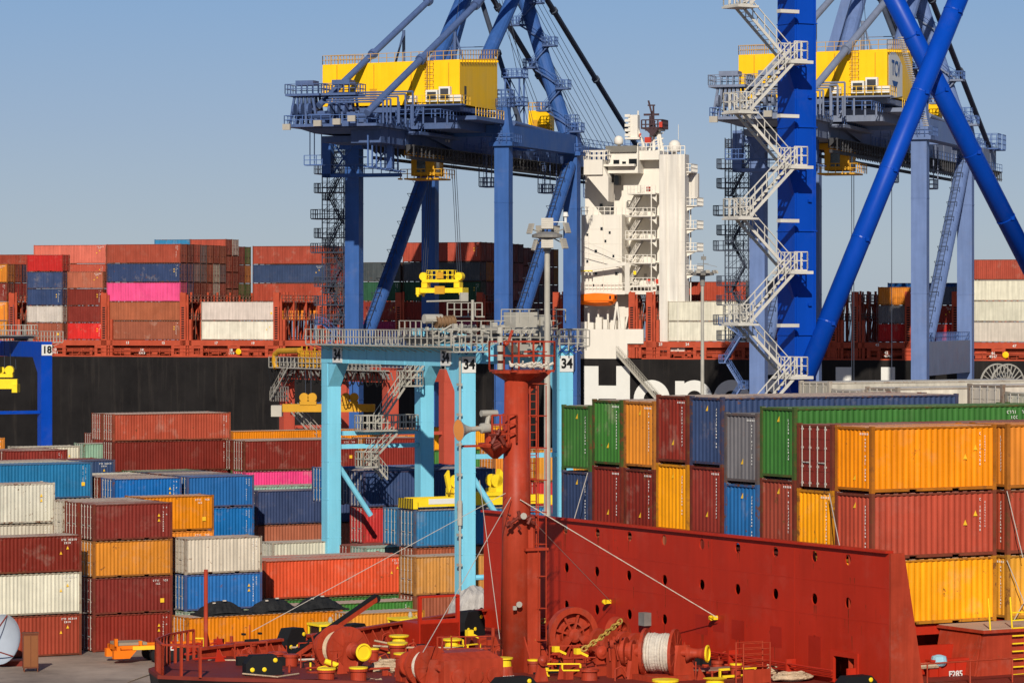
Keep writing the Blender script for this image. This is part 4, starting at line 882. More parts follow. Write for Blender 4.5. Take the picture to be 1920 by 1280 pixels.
m.rail([(sx(1083),0,zz(1083,545)),(sx(1230),0,zz(1230,545))],1.1,.55,.045); m.rail([(sx(1196,2),2,zz(1196,283,2)),(sx(1236,2),2,zz(1196,283,2))],1.1,.6,.05); m.tube((sx(1272,6),6,zz(1272,262,6)),(sx(1272,6),6,zz(1272,234,6)),.04,5); m.build('deck_railing',W_,ship)
# provision crane jib and wires
m=MB(); m.beam((sx(1080,-1),-1,zz(1080,508,-1)),(sx(1175,-1),-1,zz(1175,494,-1)),.5,.5); m.beam((sx(1176,-1),-1,zz(1176,494,-1)),(sx(1176,0),0,zz(1176,550,0)),.7); m.tube((sx(1085,-1),-1,zz(1085,447,-1)),(sx(1195,-1),-1,zz(1195,494,-1)),.05,5); m.tube((sx(1085,-1),-1,zz(1085,470,-1)),(sx(1195,-1),-1,zz(1195,499,-1)),.05,5); m.rail([(sx(1083,-1),-1,zz(1083,516)),(sx(1110,-1),-1,zz(1083,516))],1.2,.6,.06); m.build('provision_crane',W_,ship)
m=MB(); m.box(sx(1083,-1.2),sx(1111,-1.2),-1.3,-1.1,zz(1083,509),zz(1083,507)); m.box(sx(1188,-.2),sx(1193,-.2),-.3,-.2,zz(1188,515),zz(1188,508)); m.build('warning_mark',M['brightyellow'],ship)
# lifeboat recess
m=MB(); m.box(sx(1083),sx(1176),3.2,3.4,zz(1083,617),zz(1083,552)); 
for px_ in(1104,1122,1140,1150,1172): x=sx(px_,1); m.beam((x,1,zz(px_,617,1)),(x+(.6 if px_>1145 else 0),1,zz(px_,580,1)),.25)
for k in range(6): x=sx(1090+k*14,.8); m.box(x,x+rnd.uniform(.5,1.2),.5,1.4,zz(1090,617),zz(1090,605-rnd.uniform(0,12)))
m.beam((sx(1150,0),0,zz(1150,617)),(sx(1157,0),0,zz(1157,566)),.28); m.beam((sx(1163,0),0,zz(1163,617)),(sx(1157,0),0,zz(1157,566)),.22); m.build('boat_deck',W_,ship)
lb_=empty('lifeboat',SF.w(sx(1118,-.8),-.8,zz(1118,568,-.8)),-18.4,'orange enclosed lifeboat slung beneath the white superstructure','lifeboat')
m=MB(); L=2.9
secs=[(-L*1.0,.5,.3,.9),(-L*.8,1.0,-.2,1.25),(0,1.2,-.45,1.45),(L*.7,1.15,-.4,1.35),(L*.93,1.0,-.1,1.25),(L,.8,.2,1.2)]
vs=[];fs=[]
for (x,w_,zb,zt) in secs: vs+=[(x,-w_*.35,zb),(x,-w_,zb+.5),(x,-w_*.95,zb+.9),(x,-w_*.6,zt),(x,w_*.6,zt),(x,w_*.95,zb+.9),(x,w_,zb+.5),(x,w_*.35,zb)]
for k in range(len(secs)-1):
    for j in range(8): fs.append((k*8+j,k*8+(j+1)%8,(k+1)*8+(j+1)%8,(k+1)*8+j))
fs.append(tuple(range(8))); fs.append(tuple((len(secs)-1)*8+i for i in range(8))[::-1]); m.add(vs,fs); m.box(-L*.9,L*1.0,-1.25,-1.15,.3,.42); m.build('boat_hull',M['orangeboat'],lb_)
m=MB(); m.box(L*.78,L*.88,-1.08,-1.02,.55,1.05); m.box(L*.94,L*1.01,-.4,.4,.6,1.05); m.build('boat_window',M['glass'],lb_)
# gangway
gw=empty('gangway',SF.w(sx(1157,-1.6),-1.6,16),-18.4,'grey railed gangway sloping down the black hull from the deck','gangway')
st=MB();rl=MB(); a=Vector((0,0,zz(1157,663,-1.6)-16)); b=Vector((sx(1226,-1.6)-sx(1157,-1.6),0,zz(1226,742,-1.6)-16)); b=a+(b-a)*1.8
flight(st,rl,a,b,(0,.45,0),n=40,hr=1.1); st.beam(a,b,.9,.25)
for k in range(40): c=a.lerp(b,k/40); rl.beam(c+Vector((0,-.45,0)),c+Vector((0,-.45,1.1)),.06)
st.build('stair',M['galv'],gw); rl.build('handrail',M['galv'],gw)
# ================================================================ YARD GANTRIES (rubber tyred)
def rtg(px,D,px_far,px_wb,zt,mat,label,num=None,railmat='galv',name='yard_gantry',depth=1.5,lw=1.2,stairs=True,trolley=.25,group='yard gantries',haunch=True):
    X=(px-960)/FPX*D; q=Fr(X,D,30)
    # find span and wheel base from the other legs
    k=(px_far-960)/FPX; span=(X-k*D)/(.5+.866*k); k=(px_wb-960)/FPX; wb=(k*D-X)/(.866-.5*k)
    r=empty(name,(X,D,0),30,label,'gantry',group); a=lw/2; b=lw*.42
    for x,y in((0,0),(wb,0),(0,span),(wb,span)):
        m=MB(); m.box(x-a,x+a,y-b,y+b,1.6,zt-depth); m.box(x-a+.12,x+a-.12,y-b-.03,y-b,1.8,zt-depth-.2)
        for zk in range(3,int(zt),3): m.box(x-a-.012,x+a+.012,y-b-.035,y+b+.012,zk,zk+.05)
        s=1 if y==0 else -1
        if haunch: m.prism([(x-a+.05,y+s*b,zt-depth),(x-a+.05,y+s*(b+1.5),zt-depth),(x-a+.05,y+s*b,zt-depth-1.9)],(0,0,0),(lw-.1,0,0))
        m.build('leg',mat,r)
        m=MB(); m.box(x-1.6,x+1.6,y-.35,y+.35,.9,1.6)
        wh=MB()
        for e in(-1.0,1.0): wh.lathe((x+e,y-.3,.75),[(.35,0),(.72,.02),(.75,.3),(.72,.58),(.35,.6)],18,axis=(0,1,0))
        bo=m.build('bogie',mat,r); wh.build('tyre',M['black'],bo)
    for x in(0,wb):
        m=MB(); m.box(x-.62,x+.62,-b-.02,span+b+.02,zt-depth+.004,zt); 
        y=2
        while y<span-1: m.box(x-.64,x+.64,y,y+.06,zt-depth,zt+.01); y+=3.1
        m.build('girder',mat,r)
        q2=MB(); q2.box(x-1.75 if x==0 else x+.62,x-.62 if x==0 else x+1.75,-1.0,span+1,zt-.1,zt); xx=x-1.75 if x==0 else x+1.75; q2.rail([(xx,-1,zt),(xx,span+1,zt)],1.15,.9,.035,mid=1)
        if x==0: q2.rail([(-.65,6,zt),(-.65,span+1,zt)],1.15,.9,.03)
        y=-.8
        while y<span+1: q2.beam((x-.6 if x==0 else x+.6,y,zt-.5),(xx,y,zt-.05),.05); y+=1.2
        q2.build('walkway_railing',M[railmat],r)
    for y in(0,span):
        m=MB(); m.box(a,wb-a,y-.2,y+.2,zt*.61,zt*.61+.35); m.tube((a,y,zt*.55),(wb*.42,y,zt*.36),.22,10); m.box(a,wb-a,y-.3,y+.3,1.3,2.0); m.tube((a,y,zt*.2),(wb-a,y,zt*.2),.2,8); m.build('sill_beam',mat,r)
    # trolley
    ty=span*trolley; t=MB(); t.box(-1,wb+1,ty-2.2,ty-1.8,zt+.35,zt+.6); t.box(-1,wb+1,ty+1.8,ty+2.2,zt+.35,zt+.6)
    for x in(-.8,wb+.3): t.box(x,x+.5,ty-2.2,ty+2.2,zt+.05,zt+.5)
    t.box(-1.2,wb+1.2,ty-2.6,ty+2.6,zt+.6,zt+.7); t.box(-.7,.1,ty-1.5,ty-.6,zt+.7,zt+1.2); t.box(wb*.6,wb*.72,ty-.5,ty+.6,zt+.7,zt+1.5)
    t=t.build('trolley',M['galvdark'],r)
    m=MB(); m.tube((.8,ty-1.6,zt+1.2),(3.0,ty-1.6,zt+1.2),.3,18); m.tube((wb*.5,ty-1.2,zt+1.1),(wb*.5+1.2,ty-1.2,zt+1.1),.28,16)
    for k in range(6): m.lathe((.9+k*.4,ty-1.6,zt+1.2),[(.38,0),(.38,.08)],16,axis=(1,0,0))
    m.build('rope_drum',M['galvdark'],t)
    m=MB(); m.rail([(-1.2,ty-2.6,zt+.7),(wb+1.2,ty-2.6,zt+.7),(wb+1.2,ty+2.6,zt+.7)],1.15,.8,.035); m.rail([(-1.2,ty-2.6,zt+.7),(-1.2,ty+2.6,zt+.7)],1.15,.8,.035); m.rail([(1.5,ty,zt+2.2),(4.5,ty,zt+2.2)],1.0,.6,.035); m.box(1.5,4.5,ty-.4,ty+.4,zt+2.1,zt+2.2); m.build('trolley_railing',M[railmat],t)
    if num:
        for x,y,n_,rz in((0,span-2.2,'x',-90),(0,1.9,'x',-90),):
            p=MB(); p.box(x-.68,x-.64,y-.95,y+.65,zt-1.46,zt-.26); o=p.build('number_plate',M['signwhite'],r); sign('number',num,1.15,M['signblack'],o,(x-.71,y-.15,zt-.86),R(-90),.03)
        for x in(0,wb):
            p=MB(); p.box(x-.58,x+.58,-b-.08,-b-.04,zt-1.95,zt-.75); o=p.build('number_plate',M['signwhite'],r); sign('number',num,1.0,M['signblack'],o,(x,-b-.11,zt-1.35),0,.03)
    return r,q,wb,span
g34,Q,wb,span=rtg(872,255,621,1055,21.3,M['cyan'],'light blue yard gantry with number 34 plates, behind the red ship mast',num='34')
zt=21.3
# cabin block, lattice ladder, stairs, conduit on gantry 34
m=MB(); m.box(5.0,7.0,1.2,3.0,22.2,23.8); m.prism([(5.0,1.2,21.4),(7.0,1.2,21.4),(6.2,1.2,20.4),(5.4,1.2,20.8)],(0,0,0),(0,1.5,0)); m.box(7.05,7.9,1.0,2.0,21.8,23.6); m.build('electrical_cabinet',M['galv'],g34)
dr=MB(); d1=Q.ray(817,604,1,3.0); d2=Q.ray(852,602,1,3.0); dr.tube(d1,d2,.36,18)
for k in range(6): c=d1.lerp(d2,k/5.5); dr.lathe(c,[(.46,0),(.46,.07)],18,axis=d2-d1)
dr.build('copper_drum',paint('drum_brown',(.22,.13,.07),rough=.5),g34)
m=MB(); d=Q.ray(886,600,1,3.0); e=Q.ray(886,562,1,3.0); m.tube(d,e,.12,8); e2=Q.ray(868,556,1,3.0); m.box(e2.x-.3,e2.x+.35,e2.y-.2,e2.y,e2.z-.35,e2.z+.3); m.tube(Q.ray(800,565,1,3.0),Q.ray(870,563,1,3.0),.07,6); m.build('work_lamp',M['galv'],g34)
rr=random.Random(11); m=MB()
for k in range(90):
    x=rr.uniform(-1.5,8.2); y=rr.uniform(-.5,5); z=rr.uniform(21.2,22.7)
    if k%3==0: m.box(x,x+rr.uniform(.1,.4),y,y+.3,z,z+rr.uniform(.1,.4))
    else: m.tube((x,y,z),(x+rr.uniform(-.8,1.2),y,z+rr.uniform(-.2,.8)),rr.uniform(.03,.08),6)
m.tube((-1.7,3.2,23.3),(-.2,3.2,23.3),.35,12); m.build('hoist_machinery',M['galv'],g34)
m=MB(); m.box(-.62,3.2,5.5,7.2,21.4,22.6); m.box(1.3,1.9,-.9,-.2,20.2,21.2); m.build('motor_housing',M['cyan'],g34)
m=MB(); m.rail([(-1.9,-1.4,21.35),(8.9,-1.4,21.35)],1.15,.8,.04); m.rail([(-1.9,-1.7,20.95),(1.0,-1.7,20.95)],1.15,.5,.035); m.box(-1.9,1.0,-1.8,-.6,20.85,20.95); m.rail([(2.5,-1,23.0),(8.0,-1,23.0)],1.0,.8,.035); m.rail([(7.2,-1.5,20.95),(9.5,-1.5,20.95)],1.6,.7,.035,mid=2); m.build('end_railing',M['galv'],g34)
m=MB(); m.tube((-.85,-.75,2),(-.85,-.75,20.5),.09,8); m.tube((-.85,-.75,8.2),(-.85,-.75,10.0),.19,10)
for k in range(8): m.box(-.98,-.7,-.85,-.45,3+k*2.2,3.2+k*2.2)
m.build('conduit',M['galv'],g34)
m=MB()
for x in(-1.0,7.5): 
    for k in range(3): m.beam((x+k*.7,-.75,20.7),(x+k*.7+.7,-.75,21.3),.06); m.beam((x+k*.7+.7,-.75,20.7),(x+k*.7,-.75,21.3),.06)
m.build('lattice_bracket',M['nearblue'],g34)
st=MB();rl=MB(); wd=(0,.42,0)
L2=Vector((wb,span,0))
def qp(px,py,y): v=Q.ray(px,py,1,y); return Vector((v.x,v.y,v.z))
y0=span-1.2
pts=[(778,690),(705,797),(772,800),(745,812),(684,872),(700,874),(722,898)]
flight(st,rl,qp(705,800,y0),qp(757,722,y0),wd); flight(st,rl,qp(686,872,y0),qp(740,812,y0),wd); flight(st,rl,qp(722,898,y0),qp(702,874,y0),wd); flight(st,rl,qp(757,722,y0),qp(790,684,y0),wd)
for a_,b_,zp in((673,776,806),(674,702,874),(752,785,722)):
    A=qp(a_,zp,y0);B=qp(b_,zp,y0); st.box(A.x,B.x,A.y-.7,A.y+.7,A.z-.12,A.z); rl.rail([(A.x,A.y-.7,A.z),(B.x,A.y-.7,A.z),(B.x,A.y+.7,A.z),(A.x,A.y+.7,A.z)],1.15,.55,.04,closed=True)
st.build('access_stair',M['galv'],g34); rl.build('stair_railing',M['galv'],g34)
m=MB(); A=qp(641,810,span);B=qp(775,806,span); m.box(A.x,B.x,span-.25,span+.25,A.z-.25,A.z+.1); m.build('stair_support',M['cyan'],g34)
# spreader of gantry 34, resting on the light blue container
YU=YU.to_3d(); YV=YV.to_3d(); lbc=lb+YU*(F4/2)+YV*(W/2)
o=empty('container_spreader',(lbc.x,lbc.y,8.72),30,'yellow spreader with striped end clamped on the light blue container','spreader'); m=MB()
m.box(-5.9,5.9,-.75,-.4,.15,.85); m.box(-5.9,5.9,.4,.75,.15,.85); m.box(-2.2,2.2,-.9,.9,.85,1.15)
for s in(-1,1): m.box(s*6.0-.2,s*6.0+.2,-1.22,1.22,.05,.8)
m.build('frame',M['brightyellow'],o)
m=MB()
for k in range(9): m.prism([(-6.23,-1.22+k*.27,.05),(-6.23,-1.08+k*.27,.05),(-6.23,-1.02+k*.27,.85),(-6.23,-1.16+k*.27,.85)],(0,0,0),(.02,0,0)) if k<9 else 0
m.build('hazard_stripe',M['black'],o)
m=MB(); m.box(-4.6,-1.6,-.78,-.755,.35,.75); m.box(2.0,4.2,-.78,-.755,.35,.75); m.build('label_panel',M['signwhite'],o)
m=MB()
for s in(-1,1): m.box(s*1.9-.45,s*1.9+.45,-.6,.6,1.15,1.5); m.lathe((s*1.6,-.5,2.0),[(.5,0),(.5,.2),(.2,.2),(.2,.8),(.5,.8),(.5,1.0)],18,axis=(0,1,0))
m.prism([(-2.6,-.4,1.15),(-2.9,-.4,2.5),(-2.6,-.4,2.9),(-2.4,-.4,1.6)],(0,0,0),(0,.3,0)); m.prism([(1.5,-.5,1.15),(3.6,-.5,1.15),(2.6,-.5,2.0),(1.9,-.5,2.9)],(0,0,0),(0,.6,0)); m.build('head_block',M['brightyellow'],o)
m=MB(); 
for s in(-1,1):
    for e in(-.1,.1): m.tube((s*1.6+e,0,2.2),(s*1.6+e,0,12.0),.025,5)
m.build('hoist_rope',M['cable'],o)
# red yard gantry behind
gr,QR,wbr,spr=rtg(732,365,538,838,17.6,M['redpaint'],'red yard gantry with hanging cable loops and yellow pipe, behind the light blue leg',railmat='galv',depth=1.3,lw=1.35,haunch=False)
m=MB(); x=-.9
k=0; y=-1
while y<spr+1:
    pts=[]
    for j in range(9): t=j/8; pts.append((-1.2,y+1.9*t,17.7-1.7*math.sin(math.pi*t)))
    m.path(pts,.07,5); m.path([(p[0]-.25,p[1]+.25,p[2]-.15) for p in pts],.06,5); y+=2.1
m.build('cable_festoon',M['black'],gr)
m=MB(); a=QR.ray(522,682,0,-1.5)
e=[QR.ray(p,q,0,-1.6) for p,q in((518,690),(515,678),(516,664),(523,658),(562,657))]; m.path(e,.33,10); b=QR.ray(572,690,0,-1.6); 
for pp in(566,575,590): c=QR.ray(pp,690,0,-1.6); m.beam(c,(c.x,c.y,c.z+2.4),.12)
c1=QR.ray(560,650,0,-1.6);c2=QR.ray(605,688,0,-1.6); m.rail([(c1.x,c1.y,c2.z),(c2.x,c2.y,c2.z)],1.7,.6,.06,mid=3); m.build('yellow_pipe',M['yellowdirtyshade'],gr)
st=MB();rl=MB(); A=QR.ray(512,750,0,-1.4);B=QR.ray(545,690,0,-1.4); flight(st,rl,A,B,(.4,0,0)); A=QR.ray(552,772,0,-1.4);B=QR.ray(600,825,0,-1.4); flight(st,rl,A,B,(.4,0,0)); st.build('access_stair',M['galv'],gr); rl.build('stair_railing',M['galv'],gr)
m=MB(); A=QR.ray(508,752,0,-1.4);B=QR.ray(540,752,0,-1.4); m.rail([A,B],1.6,.6,.05,mid=2); A=QR.ray(520,700,0,-1.5);B=QR.ray(735,706,0,-1.5)
for k in range(60): c=A.lerp(B,rr.random()); m.beam((c.x,c.y,c.z+rr.uniform(-.3,.8)),(c.x,c.y+rr.uniform(-.9,.9),c.z+rr.uniform(-.4,1.0)),rr.uniform(.04,.16))
m.build('trolley_gear',M['galvdark'],gr)
c=QR.w(3.3,spr*.5); o=empty('container_spreader',(c.x,c.y,0),0,'dirty yellow spreader with two sheave heads under the red gantry','spreader')
D_=c.y; A=P(530,764,D_);B=P(703,764,D_); m=MB(); o.location=(0,D_,0); m.box(A.x,B.x,-.5,.5,A.z-.45,A.z+.4); m.build('frame',M['yellowdirtyshade'],o)
m=MB()
for p0 in(578,656): c=P(p0,750,D_); m.box(c.x-.9,c.x+.9,-.6,.6,c.z-.5,c.z-.1); m.lathe((c.x-.45,-.5,c.z+.3),[(.5,0),(.5,1.0)],16,axis=(0,1,0)); m.lathe((c.x+.45,-.5,c.z+.3),[(.5,0),(.5,1.0)],16,axis=(0,1,0))
m.build('sheave_head',M['yellowdirtyshade'],o)
m=MB(); c=P(519,768,D_); m.box(c.x-.55,c.x+.6,-1.2,1.2,c.z-.7,c.z+.5); m.build('striped_end',M['galv'],o)
m=MB()
for p0 in(578,656):
    for e in(-.3,.3): c=P(p0,750,D_); m.tube((c.x+e,0,c.z+.5),(c.x+e,0,17.4),.04,5)
m.build('hoist_rope',M['cable'],o)
# blue yard gantry at the left edge
gb,QB,wbb,spb=rtg(-52,381,-400,84,20.4,M['nearblue'],'bright blue yard gantry with numbered white plate at the left edge',num=None,depth=1.7,lw=1.3,trolley=.12)
p=MB(); p.box(-.62,.62,-.62,-.58,18.9,20.1); o=p.build('number_plate',M['signwhite'],gb); o.location.x=wbb; sign('number','18',1.1,M['signblack'],o,(0,-.65,19.5),0,.03)
m=MB(); m.box(-1.2,2.2,1.2,3.2,21.3,22.9); m.build('electrical_cabinet',M['galv'],gb)
D_=392.0; c=P(5,712,D_); o=empty('container_spreader',(c.x,D_,c.z),0,'pale yellow spreader hanging at the left edge of the scene','spreader'); m=MB(); m.box(-3.4,1.7,-.5,.5,-1.0,.1); m.box(1.2,1.8,-1.2,1.2,-1.4,-.5); m.build('frame',M['brightyellow'],o)
m=MB(); m.box(-.8,1.2,-.6,.6,.3,.7); m.lathe((.8,-.5,1.1),[(.5,0),(.5,1)],14,axis=(0,1,0)); m.lathe((-.1,-.5,1.1),[(.4,0),(.4,1)],14,axis=(0,1,0)); m.build('head_block',M['brightyellow'],o)
m=MB()
for e in(.2,.9,1.5): m.tube((e,0,1.2),(e*.8,0,8.5),.03,5)
m.build('hoist_rope',M['cable'],o)
# ================================================================ LIGHT MASTS
def lightmast(px,py,D,rad,label,lamps,extra=False):
    c=P(px,py,D); r=empty('light_mast',(c.x,D,0),0,label,'light mast'); m=MB(); m.tube((0,0,0),(0,0,c.z),rad*1.15,14,r2=rad*.8); m.box(-.5,.5,-.5,.5,0,.15); m.build('pole',M['galv'],r)
    m=MB(); m.lathe((0,0,c.z-.3),[(rad*1.2,-.9),(rad*1.4,0),(1.1,.1),(1.1,.3),(.5,.5)],18)
    for dx,dy,dz,w_,h_,t_ in lamps: m.beam((0,0,c.z),(dx,dy,c.z+dz),.08)
    m.build('head_ring',M['galvdark'],r)
    for dx,dy,dz,w_,h_,t_ in lamps:
        f=MB(); f.box(-w_/2,w_/2,-.12,0,-h_/2,h_/2)
        for k in range(5): f.box(-w_/2+.03,w_/2-.03,-.14,-.12,-h_/2+h_*k/5+.02,-h_/2+h_*(k+.6)/5)
        o=f.build('floodlight',M['lampglass'],r); o.location=(dx,dy,c.z+dz); o.rotation_euler=(R(-18),0,R(t_))
    return r,c
D_=246
lm1,c1=lightmast(1026,440,D_,.24,'tall grey light mast with eight large floodlights beside the red ship mast',[(-1.15,-.3,.4,.55,.75,-55),(0,-.6,.75,.85,.8,0),(1.35,-.2,.45,.6,.75,55),(-.85,-.3,-.75,.4,.8,-60),(0,-.7,-.65,.85,.7,0),(1.15,-.2,-.65,.6,.75,50),(-.5,.6,.3,.6,.7,160),(.6,.6,.3,.6,.7,200)])
m=MB(); m.tube((1.3,0,c1.z+.6),(1.3,0,c1.z+1.2),.1,8); m.lathe((1.3,0,c1.z+1.2),[(.08,0),(.22,.1),(.15,.4)],10); m.beam((-.2,0,c1.z+.9),(1.3,0,c1.z+.9),.06); m.build('camera',M['signwhite'],lm1)
lm2,c2=lightmast(1317,512,330,.19,'thin grey light mast with a ring of lamps before the white refrigerated pair',[(math.cos(a)*1.35,math.sin(a)*1.35,.1,.4,.32,math.degrees(a)+90) for a in [k*math.pi/5 for k in range(10)]])
m=MB(); m.tube((.1,0,c2.z),(.1,0,c2.z+1.8),.04,6); m.box(-.12,.35,-.1,.1,c2.z+1.25,c2.z+1.6); m.beam((.1,0,c2.z+.9),(1.4,0,c2.z+.6),.04); m.beam((-.5,0,c2.z+.9),(.6,0,c2.z+.9),.05); m.build('wind_sensor',M['galvdark'],lm2)
# ================================================================ NEAR BRIGHT BLUE CRANE
cx=P(1490,600,200); NB=Fr(cx.x,200,30); nb=empty('quay_crane',(cx.x,200,0),30,'bright blue crane with crossed round bracing and grey zigzag stairs at the right','crane'); BM=M['nearblue']
cw=1.5; cd=1.75; RX=19.0
for x in(0,RX):
    m=MB(); m.box(x,x+cw,0,cd,.8,56)
    m.box(x+.10,x+.2,-.06,0,.8,56); m.box(x+cw-.16,x+cw-.08,-.06,0,.8,56)
    for z in range(4,56,6): m.box(x-.04,x+cw+.04,-.09,cd+.04,z+.5,z+.56); m.box(x+.9,x+1.1,-.16,0,z+2.2,z+2.35)
    m.build('column',BM,nb)
    m=MB(); m.box(x-2,x+cw+2,-.3,cd+.3,.5,1.6); m.build('bogie',M['darksteel'],nb)
m=MB(); m.box(cw,RX,.1,cd-.1,15.8,17.6); m.build('portal_beam',BM,nb)
m=MB(); m.box(cw,RX,.1,cd-.1,52,55); m.build('top_beam',BM,nb)
def nbr(px,py,y): return NB.ray(px,py,1,y)
def brace(a,b,y,rad):
    A=nbr(*a,y);B=nbr(*b,y); d=(B-A); m=MB(); m.tube(A,B,rad,28,cap=True); o=m.build('cross_brace',BM,nb); me=o.data
    for p_ in me.polygons: p_.use_smooth=len(p_.vertices)==4
    m=MB()
    for f in(.12,.3,.45,.62,.8): c=A.lerp(B,f); m.lathe(c,[(rad+.02,-.04),(rad+.02,.04)],24,axis=d); m.box(c.x-.1,c.x+.12,c.y-rad-.1,c.y-rad+.05,c.z-.1,c.z+.1)
    m.build('pipe_clamp',BM,o); return A,B
brace((1507,712),(1855,-145),-.1,.585); brace((1600,-150),(1955,545),1.1,.585)
# weld bead at the crossing
A=nbr(1697,70,-.1);B=nbr(1745,235,-.1); m=MB()
for k in range(40):
    t=k/39; c=A.lerp(B,t); m.box(c.x-.1,c.x+.1,c.y+.3,c.y+.6,c.z-.03,c.z+.04)
m.build('weld_bead',M['rod'],nb)
st=MB();rl=MB(); xl=nbr(1376,300,-1.4).x; xr=-.5; z0=nbr(1490,702,-1.4).z
zz_=z0-3.0*7; zigzag(st,rl,xl,xr,-2.0,-.35,zz_,zz_+3.0*17,3.0,wid=.36)
z=zz_+3.0; k=0
while z<50:
    if k%2==0: st.box(-1.7,-.15,-2.1,-.2,z-.26,z-.08)
    else: st.box(xl-.1,xl+1.3,-2.0,-.3,z-.2,z-.08); st.box(-1.6,-.3,-.9,-.5,z-.3,z-.1)
    z+=3.0;k+=1
st.build('stair',M['galvlight'],nb); rl.build('stair_railing',M['galvlight'],nb)
m=MB()
for k in range(4):
    z=z0-.3+k*6.0; m.prism([(-.6,-.2,z),(.4,-.2,z),(.2,0,z-1.4),(0,0,z-1.4)],(0,0,0),(0,.3,0)); m.cut()
m.build_each('stair_bracket',BM,nb)
# cable reel on the portal beam
c=NB.ray(1876,722,1,.9); m=MB(); cz=max(c.z,18.6)
m.lathe((c.x,.2,cz),[(1.30,0),(1.30,.05),(1.22,.05),(1.22,0)],40,axis=(0,1,0)); m.lathe((c.x,1.2,cz),[(1.30,0),(1.30,.05),(1.22,.05),(1.22,0)],40,axis=(0,1,0)); m.lathe((c.x,.2,cz),[(.22,0),(.22,1.05)],16,axis=(0,1,0))
m2=MB()
for yy in(.22,1.22):
    for k in range(24):
        a=k*math.pi/12; a2=a+.05; m2.beam((c.x,yy,cz),(c.x+math.cos(a)*1.27,yy,cz+math.sin(a)*1.27),.045)
    n=40
    for k in range(n): a=2*math.pi*k/n;b=2*math.pi*(k+1)/n; m2.beam((c.x+math.cos(a)*1.27,yy,cz+math.sin(a)*1.27),(c.x+math.cos(b)*1.27,yy,cz+math.sin(b)*1.27),.08)
m2.beam((c.x,.7,17.6),(c.x,.7,cz),.3); m2.build('cable_reel',M['galv'],nb)
# ================================================================ SMALL THINGS IN THE YARD
# dish with struts and rusty box at the left edge
D_=233; c=P(2,1198,D_); o=empty('satellite_dish',(c.x,D_,0),0,'large grey dish on brown struts at the bottom left corner','dish'); m=MB()
pr=[(.02,-.42)]+[(1.68*t,-.42+.42*t*t) for t in(.2,.4,.6,.8,1.0)]
n=36; ax=Vector((-.55,-.8,.18)).normalized(); m.lathe((0,0,c.z),[(r_,h) for r_,h in pr]+[(1.70,.03),(1.66,-.02)]+[(r_,h-.05) for r_,h in pr[::-1]],n,axis=ax); m.build('reflector',M['dishgrey'],o,smooth=True)
m=MB(); e=Vector((0,0,c.z))
f=e+Vector((-.9,-1.3,-.4))
for t in(20,140,260): a=R(t); x_=ax.cross(Vector((0,0,1))).normalized(); y_=ax.cross(x_); m.tube(e+(x_*math.cos(a)+y_*math.sin(a))*1.66,f,.05,6)
m.tube((1.45,.6,c.z+.5),(1.9,.6,0),.06,6); m.tube((.2,.8,0),(.2,.8,c.z),.14,8); m.box(-1.5,2.2,.4,1.1,0,.35); m.build('strut',M['deckred'],o)
c=P(58,1258,236); D_=24*FPX/(1258-580); c=P(57,1258,D_); o=empty('steel_cabinet',(c.x,D_,0),12,'rust brown steel cabinet beside the grey dish','cabinet'); m=MB(); m.box(-.5,.5,-.4,.4,.25,2.5); m.box(-.55,.55,-.45,.45,2.5,2.58)
for x in(-.45,.42): m.box(x,x+.06,-.38,-.3,0,.25); m.box(x,x+.06,.3,.38,0,.25)
m.build('body',paint('rust_brown',(.16,.05,.025),rough=.6,rust=.6,scale=2),o); m=MB(); m.box(-.46,-.02,-.43,-.4,.35,2.4); m.box(.02,.46,-.43,-.4,.35,2.4); m.build('door',M['tan_'] if 'tan_' in M else paint('rust_brown_door',(.22,.08,.03),rough=.6,rust=.5),o)
# orange trailer
D_=24*FPX/(1240-580); c=P(245,1240,D_); o=empty('container_trailer',(c.x,D_,0),22,'orange skeletal container trailer parked before the front stack','trailer'); m=MB()
m.box(-1.3,6.5,-.9,-.6,.95,1.2); m.box(-1.3,6.5,.6,.9,.95,1.2)
for x in(-1.3,.4,2.5,4.5): m.box(x,x+.25,-1.2,1.2,.9,1.2)
m.prism([(-1.5,-1.2,.35),(-.4,-1.2,.35),(.1,-1.2,.9),(-1.5,-1.2,.9)],(0,0,0),(0,.5,0)); m.prism([(-1.5,.7,.35),(-.4,.7,.35),(.1,.7,.9),(-1.5,.7,.9)],(0,0,0),(0,.5,0)); m.box(-1.4,-1.2,-1.1,-.8,1.2,1.7); m.box(.3,.5,-1.1,-.8,1.2,1.5); m.build('chassis',M['orangetruck'],o)
m=MB(); m.box(-1.2,.9,-.9,.9,1.22,1.4); m.build('deck_board',paint('timber_grey',(.3,.24,.17),rough=.9),o)
m=MB(); m.box(-.2,1.9,-1.26,-1.22,.92,1.18); m.build('stripe',M['mark_yellow'],o); m=MB(); m.box(2.3,2.8,-1.25,-1.21,.8,1.15); m.build('number_plate',M['signwhite'],o)
m=MB()
for x in(1.6,2.8,4.0):
    for y in(-1.2,.75): m.lathe((x,y,.5),[(.25,0),(.5,.02),(.52,.22),(.5,.45),(.25,.46)],18,axis=(0,1,0))
m.build('wheel',M['black'],o)
